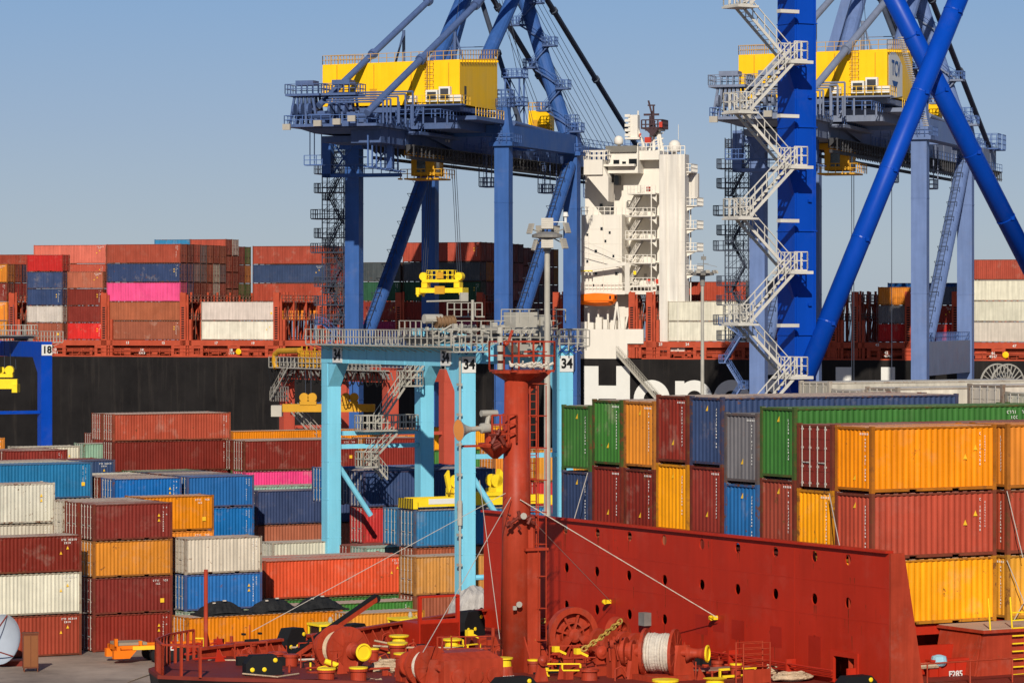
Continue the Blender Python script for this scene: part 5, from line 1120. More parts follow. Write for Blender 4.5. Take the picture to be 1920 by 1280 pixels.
# black tarpaulins over heaps on the low orange container
cc=oc+YU*6.1+YV*1.2
for i,(t,nm) in enumerate(((3.2,'left'),(7.3,'middle'),(10.9,'right'))):
    p=oc+YU*t+YV*1.2; o=empty('tarpaulin_heap',(p.x,p.y,2.56),30,f'black tarpaulin heap on the low orange container, {nm} of three','tarpaulin','black tarpaulin heaps'); n=20; vs=[];fs=[]; r2=random.Random(i)
    for a in range(n+1):
        for b in range(9):
            u=a/n*2-1; v=b/8*2-1; h=max(0,(1-u*u*abs(u)**.4)*(1-v*v*.75))*1.02*(1-.12*u); vs.append((u*1.95,v*1.1,max(0,h-.05)+ (r2.uniform(-.05,.05) if abs(u)<.95 and abs(v)<.95 else 0)))
    for a in range(n):
        for b in range(8): fs.append((a*9+b,(a+1)*9+b,(a+1)*9+b+1,a*9+b+1))
    m=MB(); m.add(vs,fs); m.box(-1.9,1.9,-1.08,1.08,0,.12); m.build('sheet',M['tarp'],o)
    m=MB(); m.box(-.1,.12,-.6,-.45,.98,1.06); m.box(-.9,-.7,-.6,-.5,.85,.93); m.build('tie',M['ropewhite'],o)
# yellow terminal tractor cabs behind the bow
for px_,D_,lab in((612,232,'yellow terminal tractor cab behind the bow winch, left of two'),(762,236,'yellow terminal tractor cab behind the bow, right of two')):
    c=P(px_,1150,D_); o=empty('terminal_tractor',(c.x,D_,0),30,lab,'tractor'); m=MB()
    for x in(-.95,.85):
        for y in(-.9,.8): m.box(x,x+.1,y,y+.1,1.2,2.95)
    m.box(-1.0,1.0,-.95,.95,2.9,3.05); m.box(-1.0,1.0,-.95,.95,.7,1.5); m.box(-1.6,4.2,-.5,.5,.6,.95); m.box(-.95,.95,-.97,-.93,2.1,2.16); m.build('cab',M['brightyellow'],o)
    m=MB(); m.box(-.86,.86,-.86,.86,1.5,2.9); m.build('window',M['glass'],o); m=MB()
    for x in(-.6,3.4):
        for y in(-1.1,.7): m.lathe((x,y,.5),[(.2,0),(.5,.02),(.5,.4),(.2,.42)],16,axis=(0,1,0))
    m.build('wheel',M['black'],o)
    m=MB(); m.lathe((.3,0,3.05),[(.12,0),(.16,.12),(.1,.35),(.02,.4)],12); m.build('beacon',M['lampglass'],o)

# the right crane's paint is paler than crane 10's
pal={'crane_blue':paint('crane_blue_faded',(.125,.185,.36),rough=.5,var=.1,streak=.05,scale=.6),'crane_greyblue':paint('crane_greyblue_faded',(.17,.20,.28),rough=.5,var=.1,streak=.05,scale=.6)}
def repaint(o):
    for ch in [x for x in COL.objects if x.parent==o]:
        if ch.type=='MESH' and ch.material_slots and ch.material_slots[0].material and ch.material_slots[0].material.name in pal:
            mm=pal[ch.material_slots[0].material.name]; ch.material_slots[0].link='OBJECT'; ch.material_slots[0].material=mm
repaint(crane2)
# ================================================================ NEAR RED SHIP (bow deck)
ns=empty('feeder_ship',(13.9,134.0,0),30,'red bow deck with mast, winches and tall round-holed breakwater before the containers','ship')
FE,FB,DK=M['feeder'],M['feederbright'],M['deckred']
def nr(px,py,ax,v): return NF.ray(px,py,ax,v)
DZ=9.9; CY=9.8
def dk(px,py,z=DZ): return nr(px,py,2,z)
# hull and deck outline (x aft, y to the far side)
far_o=[(-25.7,9.8),(-25.0,12.2),(-23.2,14.2),(-20.5,15.6),(-17.0,17.0),(-12,19.6),(-7.5,22.4),(-3,25.0),(60,25.2)]
near_o=[(60,-5.6),(-3,-5.4),(-7.5,-2.8),(-12,0.0),(-17,2.9),(-20,5.0),(-22.6,6.6),(-24.2,8.0),(0,0)]
out=far_o+near_o[:-1]
m=MB(); n=len(out)
def shz(x): return DZ+.42*min(1,max(0,(-x-15)/6))
vs=[(x,y,shz(x)) for x,y in out]+[(x+ (1.2 if x<-20 else .3),CY+(y-CY)*.80,2.0) for x,y in out]+[(x+(3.5 if x<-20 else 2),CY+(y-CY)*.62,-4.0) for x,y in out]
fs=[(i,(i+1)%n,n+(i+1)%n,n+i) for i in range(n)]+[(n+i,n+(i+1)%n,2*n+(i+1)%n,2*n+i) for i in range(n)]
m.add(vs,fs); m.build('hull',M['hull'],ns)
def yat(o,x):
    for p,q in zip(o,o[1:]):
        if min(p[0],q[0])<=x<=max(p[0],q[0]) and p[0]!=q[0]: return p[1]+(q[1]-p[1])*(x-p[0])/(q[0]-p[0])
    return o[0][1]
no_=[(-25.7,9.8)]+near_o[:-1][::-1]; m=MB(); xs=[-25.7+.35*k for k in range(66)]+[-2,10,30,60]
for x0,x1 in zip(xs,xs[1:]): m.add([(x0,yat(no_,x0),shz(x0)+.004),(x1,yat(no_,x1),shz(x1)+.004),(x1,yat(far_o,x1),shz(x1)+.004),(x0,yat(far_o,x0),shz(x0)+.004)],[(0,1,2,3)])
m.add([(x,y,shz(x)-.12) for x,y in out]+[(x,y,shz(x)+.02) for x,y in out],[(i,(i+1)%n,n+(i+1)%n,n+i) for i in range(n)]); m.build('deck',DK,ns)
# far side bulwark with stays
m=MB(); top=10.62; pts=[(x,y) for x,y in far_o if x>=-22 ][:-1]; pts=[(-21.6,15.1)]+[p for p in pts if p[0]>-21.5]
for a,b in zip(pts,pts[1:]):
    if abs(a[0]+17)<.01: a=(-15.5,17.9)
    m.prism([(a[0],a[1],DZ),(b[0],b[1],DZ),(b[0],b[1],top),(a[0],a[1],top)],(0,-.04,0),(0,.04,0)); m.prism([(a[0],a[1],top),(b[0],b[1],top),(b[0],b[1],top+.1),(a[0],a[1],top+.1)],(0,-.22,0),(0,.12,0))
    L=math.hypot(b[0]-a[0],b[1]-a[1]); k=int(L/.75)
    for i in range(k): x=a[0]+(b[0]-a[0])*i/k; y=a[1]+(b[1]-a[1])*i/k; m.prism([(x,y-.04,DZ),(x,y-.95,DZ),(x,y-.12,top),(x,y-.04,top)],(-.02,0,0),(.02,0,0))
m.build('bulwark',FB,ns)
# bow pulpit
m=MB(); ring=[(-25.5,9.8),(-24.9,11.7),(-23.6,13.4),(-22.0,14.6)]; ring2=[(-25.5,9.8),(-24.6,8.4)]
m.rail([(x,y,shz(x)) for x,y in ring],1.15,.5,.045,mid=0); m.rail([(x,y,shz(x)) for x,y in ring2],1.15,.8,.045,mid=0)
c=dk(386,1250); m.tube((c.x,c.y,DZ),(c.x,c.y,13.75),.085,8); m.tube((c.x+.6,c.y+.6,DZ),(c.x,c.y,11.4),.05,6); m.build('bow_rail',FB,ns)
# ---------------- breakwater with round holes
BX=-3.0; pN=nr(1667,1037,0,BX); pF=nr(907,959,0,BX); yN,yF=pN.y,pF.y; ZT=(pN.z+pF.z)/2
rows=[[(1060,990),(1120,998),(1180,1003),(1245,1012),(1316,1020),(1383,1026),(1454,1036),(1527,1046),(1590,1051)],
      [(1062,1061),(1119,1069),(1179,1078),(1246,1087),(1316,1096),(1383,1105),(1454,1113),(1527,1124),(1590,1131)],
      [(1062,1130),(1119,1140),(1180,1150),(1246,1160),(1316,1171),(1384,1183),(1454,1193),(1527,1204)]]
H3=[[nr(px,py,0,BX) for px,py in r] for r in rows]; zr=[sum(p.z for p in r)/len(r) for r in H3]
zb_=[ZT,(zr[0]+zr[1])/2,(zr[1]+zr[2])/2,zr[2]-.42,DZ]
m=MB(); N_=24
def cell(y0,y1,z0,z1,poly):
    # poly: 24 points (y,z) of the hole; outer border points on the rectangle at the same angle
    cy=sum(p[0] for p in poly)/len(poly); cz=sum(p[1] for p in poly)/len(poly); o=[]
    for (y,z) in poly:
        dy,dz=y-cy,z-cz; t=min((((y1-cy) if dy>0 else (y0-cy))/dy) if abs(dy)>1e-6 else 1e9,(((z1-cz) if dz>0 else (z0-cz))/dz) if abs(dz)>1e-6 else 1e9); o.append((cy+dy*t,cz+dz*t))
    # corners: snap nearest outer points
    for c in((y0,z0),(y1,z0),(y1,z1),(y0,z1)):
        i=min(range(len(o)),key=lambda k:(o[k][0]-c[0])**2+(o[k][1]-c[1])**2); o[i]=c
    n=len(poly); th=.05
    vs=[(BX,y,z) for y,z in poly]+[(BX,y,z) for y,z in o]+[(BX+th,y,z) for y,z in poly]+[(BX+th,y,z) for y,z in o]
    fs=[]
    for i in range(n): j=(i+1)%n; fs+=[(i,n+i,n+j,j),(i,j,2*n+j,2*n+i),(2*n+i,2*n+j,3*n+j,3*n+i)]
    m.add(vs,fs)
def quad(y0,y1,z0,z1): m.box(BX,BX+.05,y0,y1,z0,z1)
rimm=MB()
for k,r in enumerate(H3):
    ys=sorted([p.y for p in r]); b0=ys[0]-(ys[1]-ys[0])/2; b0=max(b0,min(yN,yF)); bd=[b0]+[(a+b)/2 for a,b in zip(ys,ys[1:])]+[None]
    last=ys[-1]+(ys[-1]-ys[-2])/2; bd[-1]=last
    for i,y in enumerate(ys):
        rad=.19; poly=[(y+math.cos(2*math.pi*j/N_)*rad,zr[k]+math.sin(2*math.pi*j/N_)*rad*1.12) for j in range(N_)]
        cell(bd[i],bd[i+1],zb_[k+1],zb_[k],poly)
        rimm.lathe((BX-.012,y,zr[k]),[(rad*1.32,0),(rad*1.32,.011)],20,axis=(1,0,0)) if 0 else None
    quad(last,max(yN,yF),zb_[k+1],zb_[k])
    if b0>min(yN,yF)+.01: quad(min(yN,yF),b0,zb_[k+1],zb_[k])
# bottom strip with the door opening
d0=nr(1565,1215,0,BX).y; d1=nr(1604,1215,0,BX).y; dz0=DZ+.15; dz1=min(nr(1585,1210,0,BX).z,zb_[3]-.02); ya,yb=min(d0,d1),max(d0,d1)
quad(min(yN,yF),ya,DZ,zb_[3]); quad(yb,max(yN,yF),DZ,zb_[3]); quad(ya,yb,dz1,zb_[3]); quad(ya,yb,DZ,dz0)
bw=m.build('breakwater',FE,ns)
rs=random.Random(21); m=MB()
for r in H3:
    for p in r:
        if rs.random()<.6:
            for e in range(rs.randint(1,3)): y=p.y+rs.uniform(-.14,.14); L_=rs.uniform(.15,.9); zc=p.z-.2; m.add([(BX-.004,y-.02,zc),(BX-.004,y+.02,zc),(BX-.004,y+.006,zc-L_),(BX-.004,y-.006,zc-L_)],[(0,1,2,3)])
for k in range(60): y=rs.uniform(yN+.3,yF-1); z=rs.uniform(DZ+.3,ZT-.2); w_=rs.uniform(.01,.05); L_=rs.uniform(.05,.5); m.add([(BX-.0045,y,z),(BX-.0045,y+w_,z),(BX-.0045,y+w_*.3,z-L_),(BX-.0045,y,z-L_)],[(0,1,2,3)])
m.build('rust_run',paint('rust_brown_run',(.14,.03,.012),rough=.8,var=.3),bw)
m=MB(); m.box(BX+1.35,BX+1.4,yN+.6,yF,DZ,zb_[1]-.25); m.box(BX+.05,BX+1.4,yN+.6,yF,zb_[1]-.25,zb_[1]-.2); m.build('added_inner_screen',FE,ns)  # plate and ledge added behind the wall so the holes show dark
m=MB(); m.box(BX-.16,BX+.2,yN,yF,ZT,ZT+.09)
for z in(zb_[1]-.1,zb_[2]+.2): m.box(BX-.008,BX,yN,yF,z,z+.03)
for px_ in(1150,1335,1490): y=nr(px_,1100,0,BX).y; m.box(BX-.007,BX,y,y+.03,DZ,ZT)
m.box(BX-.07,BX,ya-.22,ya,dz0-.1,dz1+.2); m.box(BX-.07,BX,yb,yb+.22,dz0-.1,dz1+.2); m.box(BX-.07,BX,ya,yb,dz1+.003,dz1+.2); m.build('trim',FE,bw)
m=MB()
e1=nr(1692,1037,1,yN).x; e2=nr(1726,1280,1,yN).x+.1
m.prism([(BX,yN,DZ),(e2,yN,DZ),(e1,yN,ZT),(BX,yN,ZT)],(0,-.12,0),(0,0,0))
y=yN+2.6
while y<yF: m.prism([(BX+.05,y,DZ),(BX+1.5,y,DZ),(BX+.5,y,ZT-.2),(BX+.05,y,ZT-.2)],(0,0,0),(0,.04,0)); y+=2.9
m.build('bracket_plate',FB,bw)
# light patches of repaint and fittings on the breakwater
m=MB()
for a,b,c_,d in((1516,1539,1190,1262),(1337,1358,1150,1185),(1444,1466,1172,1214),(1372,1396,1160,1200),(1304,1328,1150,1190),(1136,1155,1118,1150)): p=nr(a,c_,0,BX);q=nr(b,d,0,BX); m.box(BX-.006,BX,min(p.y,q.y),max(p.y,q.y),min(p.z,q.z),max(p.z,q.z))
m.build('repaint_patch',paint('fresh_red',(.33,.02,.01),rough=.35),bw)
p=nr(1216,1160,0,BX); m=MB(); m.box(BX-.35,BX-.005,p.y-.22,p.y+.22,p.z-.25,p.z+.28); m.build('junction_box',M['galvdark'],bw)
for a,b in((1345,1157),(1145,1127)): p=nr(a,b,0,BX); m=MB(); m.box(BX-.3,BX,p.y-.05,p.y+.05,p.z-.08,p.z+.08); m.lathe((BX-.3,p.y-.05,p.z),[(.1,0),(.1,.1)],12,axis=(0,1,0)); m.build('pad_eye',M['brightyellow'],bw)
# ---------------- hatch and fore deck under the containers
m=MB(); m.box(-.4,60,1.3,24.2,DZ,11.3); m.box(-.6,60,.2,24.3,11.3,11.68); m.build('hatch_coaming',FE,ns)
m=MB(); 
for x in(-.2,2.0,6.4,8.4,12.6,18.8): m.prism([(x,.2,11.3),(x,.95,11.3),(x,.95,DZ),(x,.6,DZ)],(0,0,0),(.12,0,0))
m.box(-.5,.1,-.05,.3,11.0,11.68); m.box(6.0,6.5,-.05,.3,11.0,11.68); m.box(12,60,-.05,.3,11,11.68); m.build('coaming_stay',FB,ns)
# container pedestal on the right
c=nr(1800,1190,1,-2.2); px0=nr(1763,1280,1,-2.4).x; px1=nr(1838,1185,1,-2.4).x; px2=nr(1905,1190,1,-2.4).x
m=MB(); m.prism([(px1-.5,-2.6,DZ-1),(px1,-2.6,11.55),(px2+3,-2.6,11.55),(px2+3,-2.6,DZ-1)],(0,0,0),(0,.1,0)); m.prism([(px1-.55,-2.5,DZ-1),(px1-.05,-2.5,11.5),(px1-.05,.1,11.5),(px1-.55,.1,DZ-1)],(0,0,0),(.12,0,0)); m.box(px1-.15,px2+3.2,-2.8,.2,11.55,11.67); m.build('pedestal',FB,ns)
m=MB(); m.box(px1-.1,px2+3.1,-2.7,.1,11.672,11.70); m.build('walkway_top',paint('timber_walk',(.42,.30,.22),rough=.9),ns)
a=nr(1740,1248,1,-1.8);b=nr(1838,1248,1,-1.8); m=MB(); m.box(a.x,b.x,-1.9,-1.7,DZ-.7,nr(1790,1235,1,-1.8).z); m.box(a.x,b.x,-.9,-.7,DZ,11.0); m.box(a.x,b.x,-2.0,-1.6,nr(1790,1237,1,-1.8).z,nr(1790,1234,1,-1.8).z+.02)
for x in(a.x+.4,a.x+1.2,b.x-.4): m.box(x,x+.1,-1.98,-1.9,DZ-.6,nr(1790,1235,1,-1.8).z)
m.build('deck_locker',FE,ns)
t1=nr(1817,1220,1,-.92); sign('bay_number','02',.42,M['signwhite'],ns,(t1.x,-.93,t1.z),0,.02); t1=nr(1792,1263,1,-2.02); sign('frame_number','F285',.34,M['signwhite'],ns,(t1.x,-2.02,t1.z),0,.02)
m=MB(); c=nr(1762,1240,1,-1.9); m.lathe((c.x,-1.85,c.z-.15),[(.22,0),(.33,.12),(.28,.36),(.1,.42)],12); m.build('bag',paint('pale_blue_cloth',(.30,.52,.62),rough=.8,bump=.6,scale=5),ns); m=MB(); c=nr(1742,1240,1,-1.9); m.tube((c.x-.5,-1.9,c.z-.15),(c.x+.4,-1.9,c.z-.15),.12,8); m.build('hose_roll',M['rope'],ns)
m=MB()
for px_ in(1857,1898): a=nr(px_,1190,1,-2.7); m.tube((a.x,-2.7,11.6),(a.x-.1,-2.7,12.9),.035,6)
lx=nr(1908,1200,1,-2.75).x
for k in range(9): m.beam((lx-.25,-2.75,9.9+k*.3),(lx+.3,-2.75,9.9+k*.3),.05)
m.build('yellow_ladder',M['brightyellow'],ns)
m=MB(); m.tube((-2,-4.9,DZ+.9),(16,-4.9,DZ+.95),.035,6)
for x in range(-1,16,2): m.tube((x,-4.9,DZ),(x,-4.9,DZ+.9),.03,6)
m.build('side_rail',FB,ns)
# lashing rods on the container ends
m=MB()
for (a,b,c_,d) in((1102,886,1076,975),(1555,925,1574,1022)): m.tube(nr(a,b,0,-.25),nr(c_,d,0,-1.2),.02,6)
A=NF.w(6.4,0); m.tube(nr(1888,920,1,-.1),nr(1918,1045,1,-.5),.02,6); m.tube(nr(1888,1050,1,-.1),nr(1925,1140,1,-.5),.02,6); m.tube(nr(1925,1120,1,-.1),nr(1888,1185,1,-.5),.018,6); m.build('lashing_rod',M['rod'],ns)
# ---------------- mast
mx=dk(968,1257); MX,MY=mx.x,mx.y
def mp(px,py,off=0): return nr(px,py,1,MY+off)
zt=mp(960,702).z; m=MB(); m.tube((MX,MY,DZ),(MX,MY,zt),.64,32,r2=.46); o=m.build('mast_tube',FB,ns)
for p_ in o.data.polygons: p_.use_smooth=len(p_.vertices)==4
m=MB(); c=mp(993,1030,-.2); zm=mp(980,1030).z; rx=mp(996,1100).x-MX
m.box(MX+.15,MX+rx+.05,MY-.62,MY+.3,DZ,zm); m.box(MX+.0,MX+rx+.35,MY-.75,MY+.4,zm,zm+.1); m.prism([(MX-.75,MY,DZ),(MX+1.7,MY,DZ),(MX+.9,MY,DZ+1.4),(MX-.55,MY,DZ+1.4)],(0,-.04,0),(0,.04,0)); m.prism([(MX,MY-.6,DZ),(MX,MY-1.4,DZ),(MX,MY-.5,DZ+1.6)],(-.03,0,0),(.03,0,0)); m.tube((MX+rx*.6,MY-.45,zm),(MX+rx*.6,MY-.45,zm+1.3),.16,10); m.build('mast_base',FB,ns)
# platform at the top
z0=mp(960,697).z; m=MB(); m.lathe((MX+.05,MY,z0-.35),[(.5,0),(1.0,.30),(1.02,.42),(.2,.42)],20); m.box(MX-.7,MX+1.2,MY-.9,MY+.9,z0,z0+.08); m.prism([(MX+.5,MY,z0-.9),(MX+1.6,MY,z0),(MX+.4,MY,z0)],(0,-.04,0),(0,.04,0)); m.build('top_platform',FB,ns)
q=MB(); q.rail([(MX-.7,MY-.9,z0+.08),(MX+1.2,MY-.9,z0+.08),(MX+1.3,MY+.9,z0+.08),(MX-.7,MY+.9,z0+.08)],1.1,.8,.03,closed=True); a=mp(940,648); q.tube((a.x,MY,z0),(a.x,MY,a.z),.14,10); q.path([(a.x,MY,a.z-.1),(a.x+.3,MY,a.z+.1),(a.x+.5,MY,a.z+.6)],.06,8); q.build('platform_railing',FB,ns)
m=MB(); a=mp(933,665)
for k in range(5): m.tube((a.x,MY-.2,z0+.1+k*.35),(a.x,MY-.2,z0+.34+k*.35),.12,10)
m.build('navigation_light',M['galv'],ns)
m=MB()
for k in range(60):
    t=rr.random(); c=mp(955+75*t,688-rr.random()*7,-1.0); s=rr.uniform(.04,.1); m.tube(c,(c.x+rr.uniform(-.25,.25),c.y+rr.uniform(-.1,.1),c.z+rr.uniform(-.1,.1)),s*.6,6)
m.build('rope_bundle',M['ropewhite'],ns)
# horn platform
a=mp(880,834); b=mp(945,834); z1=a.z; m=MB(); m.lathe((MX-.95,MY,z1-.1),[(.1,-.45),(.62,0),(.66,.1),(.66,.16)],18); m.box(mp(868,834).x,MX,MY-.12,MY+.12,z1-.08,z1); m.lathe((MX-.95,MY,z1+.06),[(.42,0),(.42,.45),(.3,.5)],16); m.rail([(MX-1.4,MY-.55,z1+.06),(MX-.3,MY-.55,z1+.06),(MX-.3,MY+.5,z1+.06)],1.1,.35,.03,mid=2); m.build('horn_platform',FB,ns)
h0=mp(900,803,-.3); h1=mp(862,806,-.3); m=MB(); ax=(Vector(h1)-Vector(h0)); L=ax.length; m.lathe(h0,[(.09,0),(.10,L*.45),(.15,L*.62),(.24,L*.82),(.40,L*1.02),(.43,L*1.05)],28,axis=ax); m.lathe(h0,[(.12,-.45),(.2,-.4),(.2,-.05),(.1,0)],16,axis=ax); m.tube((h0.x+.3,h0.y,h0.z+.1),(h0.x+.4,h0.y,h0.z+.55),.1,8); m.tube((h0.x+.05,h0.y,h0.z+.58),(h0.x+.75,h0.y,h0.z+.58),.13,10); ho=m.build('fog_horn',M['galv'],ns,smooth=False)
m=MB(); m.lathe(Vector(h0)+ax.normalized()*(L*.7),[(.1,0),(.22,L*.12),(.40,L*.352)],28,axis=ax); m.build('horn_bell_inside',M['horn'],ho)
m=MB(); 
for k in range(14): c=mp(925+rr.random()*30,810+rr.random()*30,-.75); m.tube(c,(c.x+rr.uniform(-.35,.3),c.y,c.z+rr.uniform(-.35,.35)),rr.uniform(.03,.08),6)
for k in range(16): c=mp(952+rr.random()*50,965+rr.random()*22,-.85); m.tube(c,(c.x+rr.uniform(-.4,.3),c.y,c.z+rr.uniform(-.3,.3)),rr.uniform(.03,.09),6)
m.build('mast_fitting',paint('fitting_dark_red',(.16,.03,.02),rough=.5,rust=.4),ns)
m=MB(); c=mp(972,1132,-.75); m.lathe(c,[(.1,0),(.12,.15)],10,axis=(-.3,-1,0)); m.box(c.x-.25,c.x-.1,c.y-.05,c.y,c.z-.22,c.z-.06); c=mp(980,968,-.8); m.lathe(c,[(.1,0),(.13,.18)],10,axis=(-.3,-1,.2)); m.build('deck_light',M['lampglass'],ns)
# ladder with hoops to the right of the mast
m=MB(); lx0=mp(990,900).x; lx1=mp(1002,900).x; zt1=mp(990,722).z
for x in(lx0,lx1): m.tube((x,MY-.15,DZ+.5),(x,MY-.15,zt1),.03,6)
z=DZ+.6
while z<zt1: m.tube((lx0,MY-.15,z),(lx1,MY-.15,z),.018,5); z+=.3
for z in [DZ+1.2+k*1.25 for k in range(10)]: m.path([(lx0,MY-.15,z),(lx0+.05,MY-.7,z),(lx1+.15,MY-.7,z),(lx1,MY-.15,z)],.02,5); m.beam((MX+.3,MY-.1,z),(lx1,MY-.15,z),.07)
m.tube((lx1+.12,MY-.7,DZ+1.2),(lx1+.12,MY-.7,zt1),.022,5); m.tube((lx0+.05,MY-.7,DZ+1.2),(lx0+.05,MY-.7,zt1),.022,5); m.build('mast_ladder',FB,ns)
# wires
def wire(n,pts,r=.022,mat='wirecol'):
    m=MB(); m.path(pts,r,6); m.build(n,M[mat],ns)
mt=mp(956,932,-.6)
wire('stay_wire',[mp(958,932,-.6),nr(793,1222,1,2.0)],.015); wire('stay_wire',[mp(899,900,-.5),nr(937,1197,1,4.0)],.013); wire('stay_wire',[mp(975,936,-.6),nr(1345,1157,0,BX-.3)],.019,'ropewhite'); wire('stay_wire',[mp(1003,980,-.6),nr(1145,1127,0,BX-.3)],.013)
wire('forestay',[mp(948,924,-.4),nr(472,1183,1,12.0)],.014); wire('stay_wire',[mp(955,936,-.5),nr(905,1040,1,MY-1),nr(870,1075,1,MY-1.4)],.022,'ropewhite') if 0 else None
# ---------------- deck machinery
def bollard(px,py,r=.26,h=.75,ytop=True,parent=ns):
    c=dk(px,py); m=MB(); m.lathe((c.x,c.y,DZ),[(r*1.15,0),(r*1.15,.04),(r,.05),(r,h-.12),(r*1.18,h-.1),(r*1.18,h)],20); o=m.build('bollard',FB,parent)
    if ytop: m=MB(); m.lathe((c.x,c.y,DZ+h),[(r*1.19,.001),(r*1.19,.05),(r*.4,.07)],20); m.build('bollard_cap',M['brightyellow'],o)
    return o
for a in((545,1262),(572,1247),(468,1240)): bollard(*a,ytop=False)
for a in((612,1292),(672,1290),(745,1243),(755,1262)): bollard(*a,r=.3)
r8=random.Random(8)
def drumwinch(px,py,axl,R1,R0,rope,cap_r,par=None,rot=0):
    """px,py: hub pixel, hub height above the deck = R1+.15"""
    hz=DZ+R1+.15; c=nr(px,py,2,hz); A=Vector((math.sin(R(rot)),-math.cos(R(rot)),0)); w=empty('mooring_winch',(c.x,c.y,0)); w.parent=ns; H_=Vector((0,0,hz)); m=MB()
    for t in(0,axl): m.lathe(H_+A*(t-axl/2),[(R1,-.04),(R1,.04),(R1-.08,.05)],36,axis=A)
    x_=A.cross(Vector((0,0,1))).normalized()
    for t in(0,axl):
        for j in range(10): a_=j*math.pi/5; d_=x_*math.cos(a_)+Vector((0,0,1))*math.sin(a_); m.beam(H_+A*(t-axl/2+.05)+d_*R1*.3,H_+A*(t-axl/2+.05)+d_*R1*.95,.05,.05)
        m.lathe(H_+A*(t-axl/2),[(R1*1.0,-.06),(R1*1.03,-.06),(R1*1.03,.06),(R1*1.0,.06)],36,axis=A)
    m.build('drum_flange',FB,w)
    m=MB(); prof=[];k=int(axl/.06)
    for i in range(k+1): prof.append((R0+(.025 if i%2 else 0)+r8.uniform(-.02,.03),.06+(axl-.12)*i/k-axl/2))
    m.lathe(H_,prof,30,axis=A); m.build('rope_layer',M[rope],w)
    m=MB(); 
    for t in(-axl/2-.3,axl/2+.3): q=H_+A*t; m.prism([q+Vector((-.5,0,-hz+DZ)),q+Vector((.5,0,-hz+DZ)),q+Vector((.25,0,.3)),q+Vector((-.25,0,.3))],A*-.07,A*.07)
    m.tube(H_-A*(axl/2+.8),H_+A*(axl/2+.55),.13,14)
    q=H_-A*(axl/2+1.1); m.lathe(q+A*.1,[(.3,0),(.3,.1),(R1*.62,.12),(R1*.62,.24),(.34,.26),(.34,.4),(R1*.5,.42),(R1*.5,.52),(.2,.54),(.2,.8)],26,axis=A); m.box(-.25,.25,-.2,.2,DZ,DZ+hz-DZ-.3) if 0 else None
    for e in (-.35,.1,.5): m.beam(q+A*e*.8+Vector((0,0,-(hz-DZ))),q+A*e*.8+Vector((0,0,.1)),.16,.4)
    for e in range(6): g_=q+A*r8.uniform(-.2,.9)+Vector((r8.uniform(-.3,.3),0,0)); m.tube(g_-Vector((0,0,r8.uniform(.1,.6))),g_+Vector((r8.uniform(-.3,.3),0,r8.uniform(.2,.55))),.04,6)
    m.box(-.9,.9,-.9,.9,DZ,DZ+.2); m.build('gear_housing',FB,w)
    if not cap_r: return w
    q=H_+A*(axl/2+.5); m=MB(); m.lathe(q,[(cap_r*.95,0),(cap_r*.6,.15),(cap_r*.5,.4),(cap_r*.62,.6),(cap_r*.95,.75)],26,axis=A); wh=m.build('warping_head',FB,w); m=MB(); m.lathe(q+A*.75,[(cap_r*.96,.001),(cap_r*1.0,.06),(cap_r*.8,.08),(cap_r*.78,.03)],26,axis=A); m.build('warping_rim',M['brightyellow'],wh)
    return w
drumwinch(640,1215,.9,.86,.60,'rope',.34,rot=2)
drumwinch(1238,1222,1.15,.88,.70,'ropewhite',.34,rot=42)
w=drumwinch(800,1248,.6,.74,.52,'ropewhite',0,rot=8)
m=MB(); c=dk(868,1290); m.box(c.x-1.3,c.x+1.2,c.y-.9,c.y+.9,DZ,DZ+1.15); m.prism([(c.x-1.3,c.y-.9,DZ+1.15),(c.x+1.2,c.y-.9,DZ+1.15),(c.x+.9,c.y-.4,DZ+1.4),(c.x-1.1,c.y-.4,DZ+1.4)],(0,0,0),(0,1.1,0))
for k in range(3): m.lathe((c.x-.7+k*.75,c.y-.9,DZ+.55),[(.3,0),(.3,.06),(.22,.07)],20,axis=(0,-1,0))
m.build('winch_housing',FB,ns)
# windlass: great spoked gear wheels
def wheel(px,py,r,label='gear_wheel',rot=0,par=ns):
    c=nr(px,py,2,DZ+r+.08); hz=DZ+r+.08; A=Vector((math.sin(R(rot)),-math.cos(R(rot)),0)); h=Vector((c.x,c.y,hz)); m=MB(); m.lathe(h,[(r*.78,-.16),(r,-.16),(r,.16),(r*.78,.16),(r*.78,-.16)],48,axis=A); m.lathe(h,[(.28,-.22),(.28,.22),(.16,.26)],20,axis=A)
    x_=A.cross(Vector((0,0,1))).normalized()
    for k in range(8): a=k*math.pi/4+.3; m.beam(h+A*.03,h+A*.03+(x_*math.cos(a)+Vector((0,0,1))*math.sin(a))*r*.8,.09,.09)
    m.lathe(h-A*.15,[(r*.8,0),(r*.8,.03)],40,axis=A); m.lathe(h-A*.12,[(r*.47,.0),(r*.47,.2),(r*.42,.2),(r*.42,.0)],32,axis=A)
    for s in(-1,1): m.prism([h+x_*s*.35*r+A*.2,h+x_*s*1.45*r+A*.2-Vector((0,0,hz-DZ)),h+x_*s*.95*r+A*.2-Vector((0,0,hz-DZ)),h+x_*s*.1*r+A*.2-Vector((0,0,.1))],(0,0,0),A*.08)
    m.box(h.x-1.2,h.x+1.2,h.y-.5,h.y+.5,DZ,DZ+.3); return m.build(label,FB,par)
wl=empty('anchor_windlass',(0,0,0)); wl.parent=ns
wheel(1073,1190,1.12,par=wl); wheel(1158,1195,.85,rot=28,par=wl)
m=MB(); a=nr(1100,1200,2,DZ+1.0);b=nr(1215,1215,2,DZ+.9); m.tube(a,b,.2,16); 
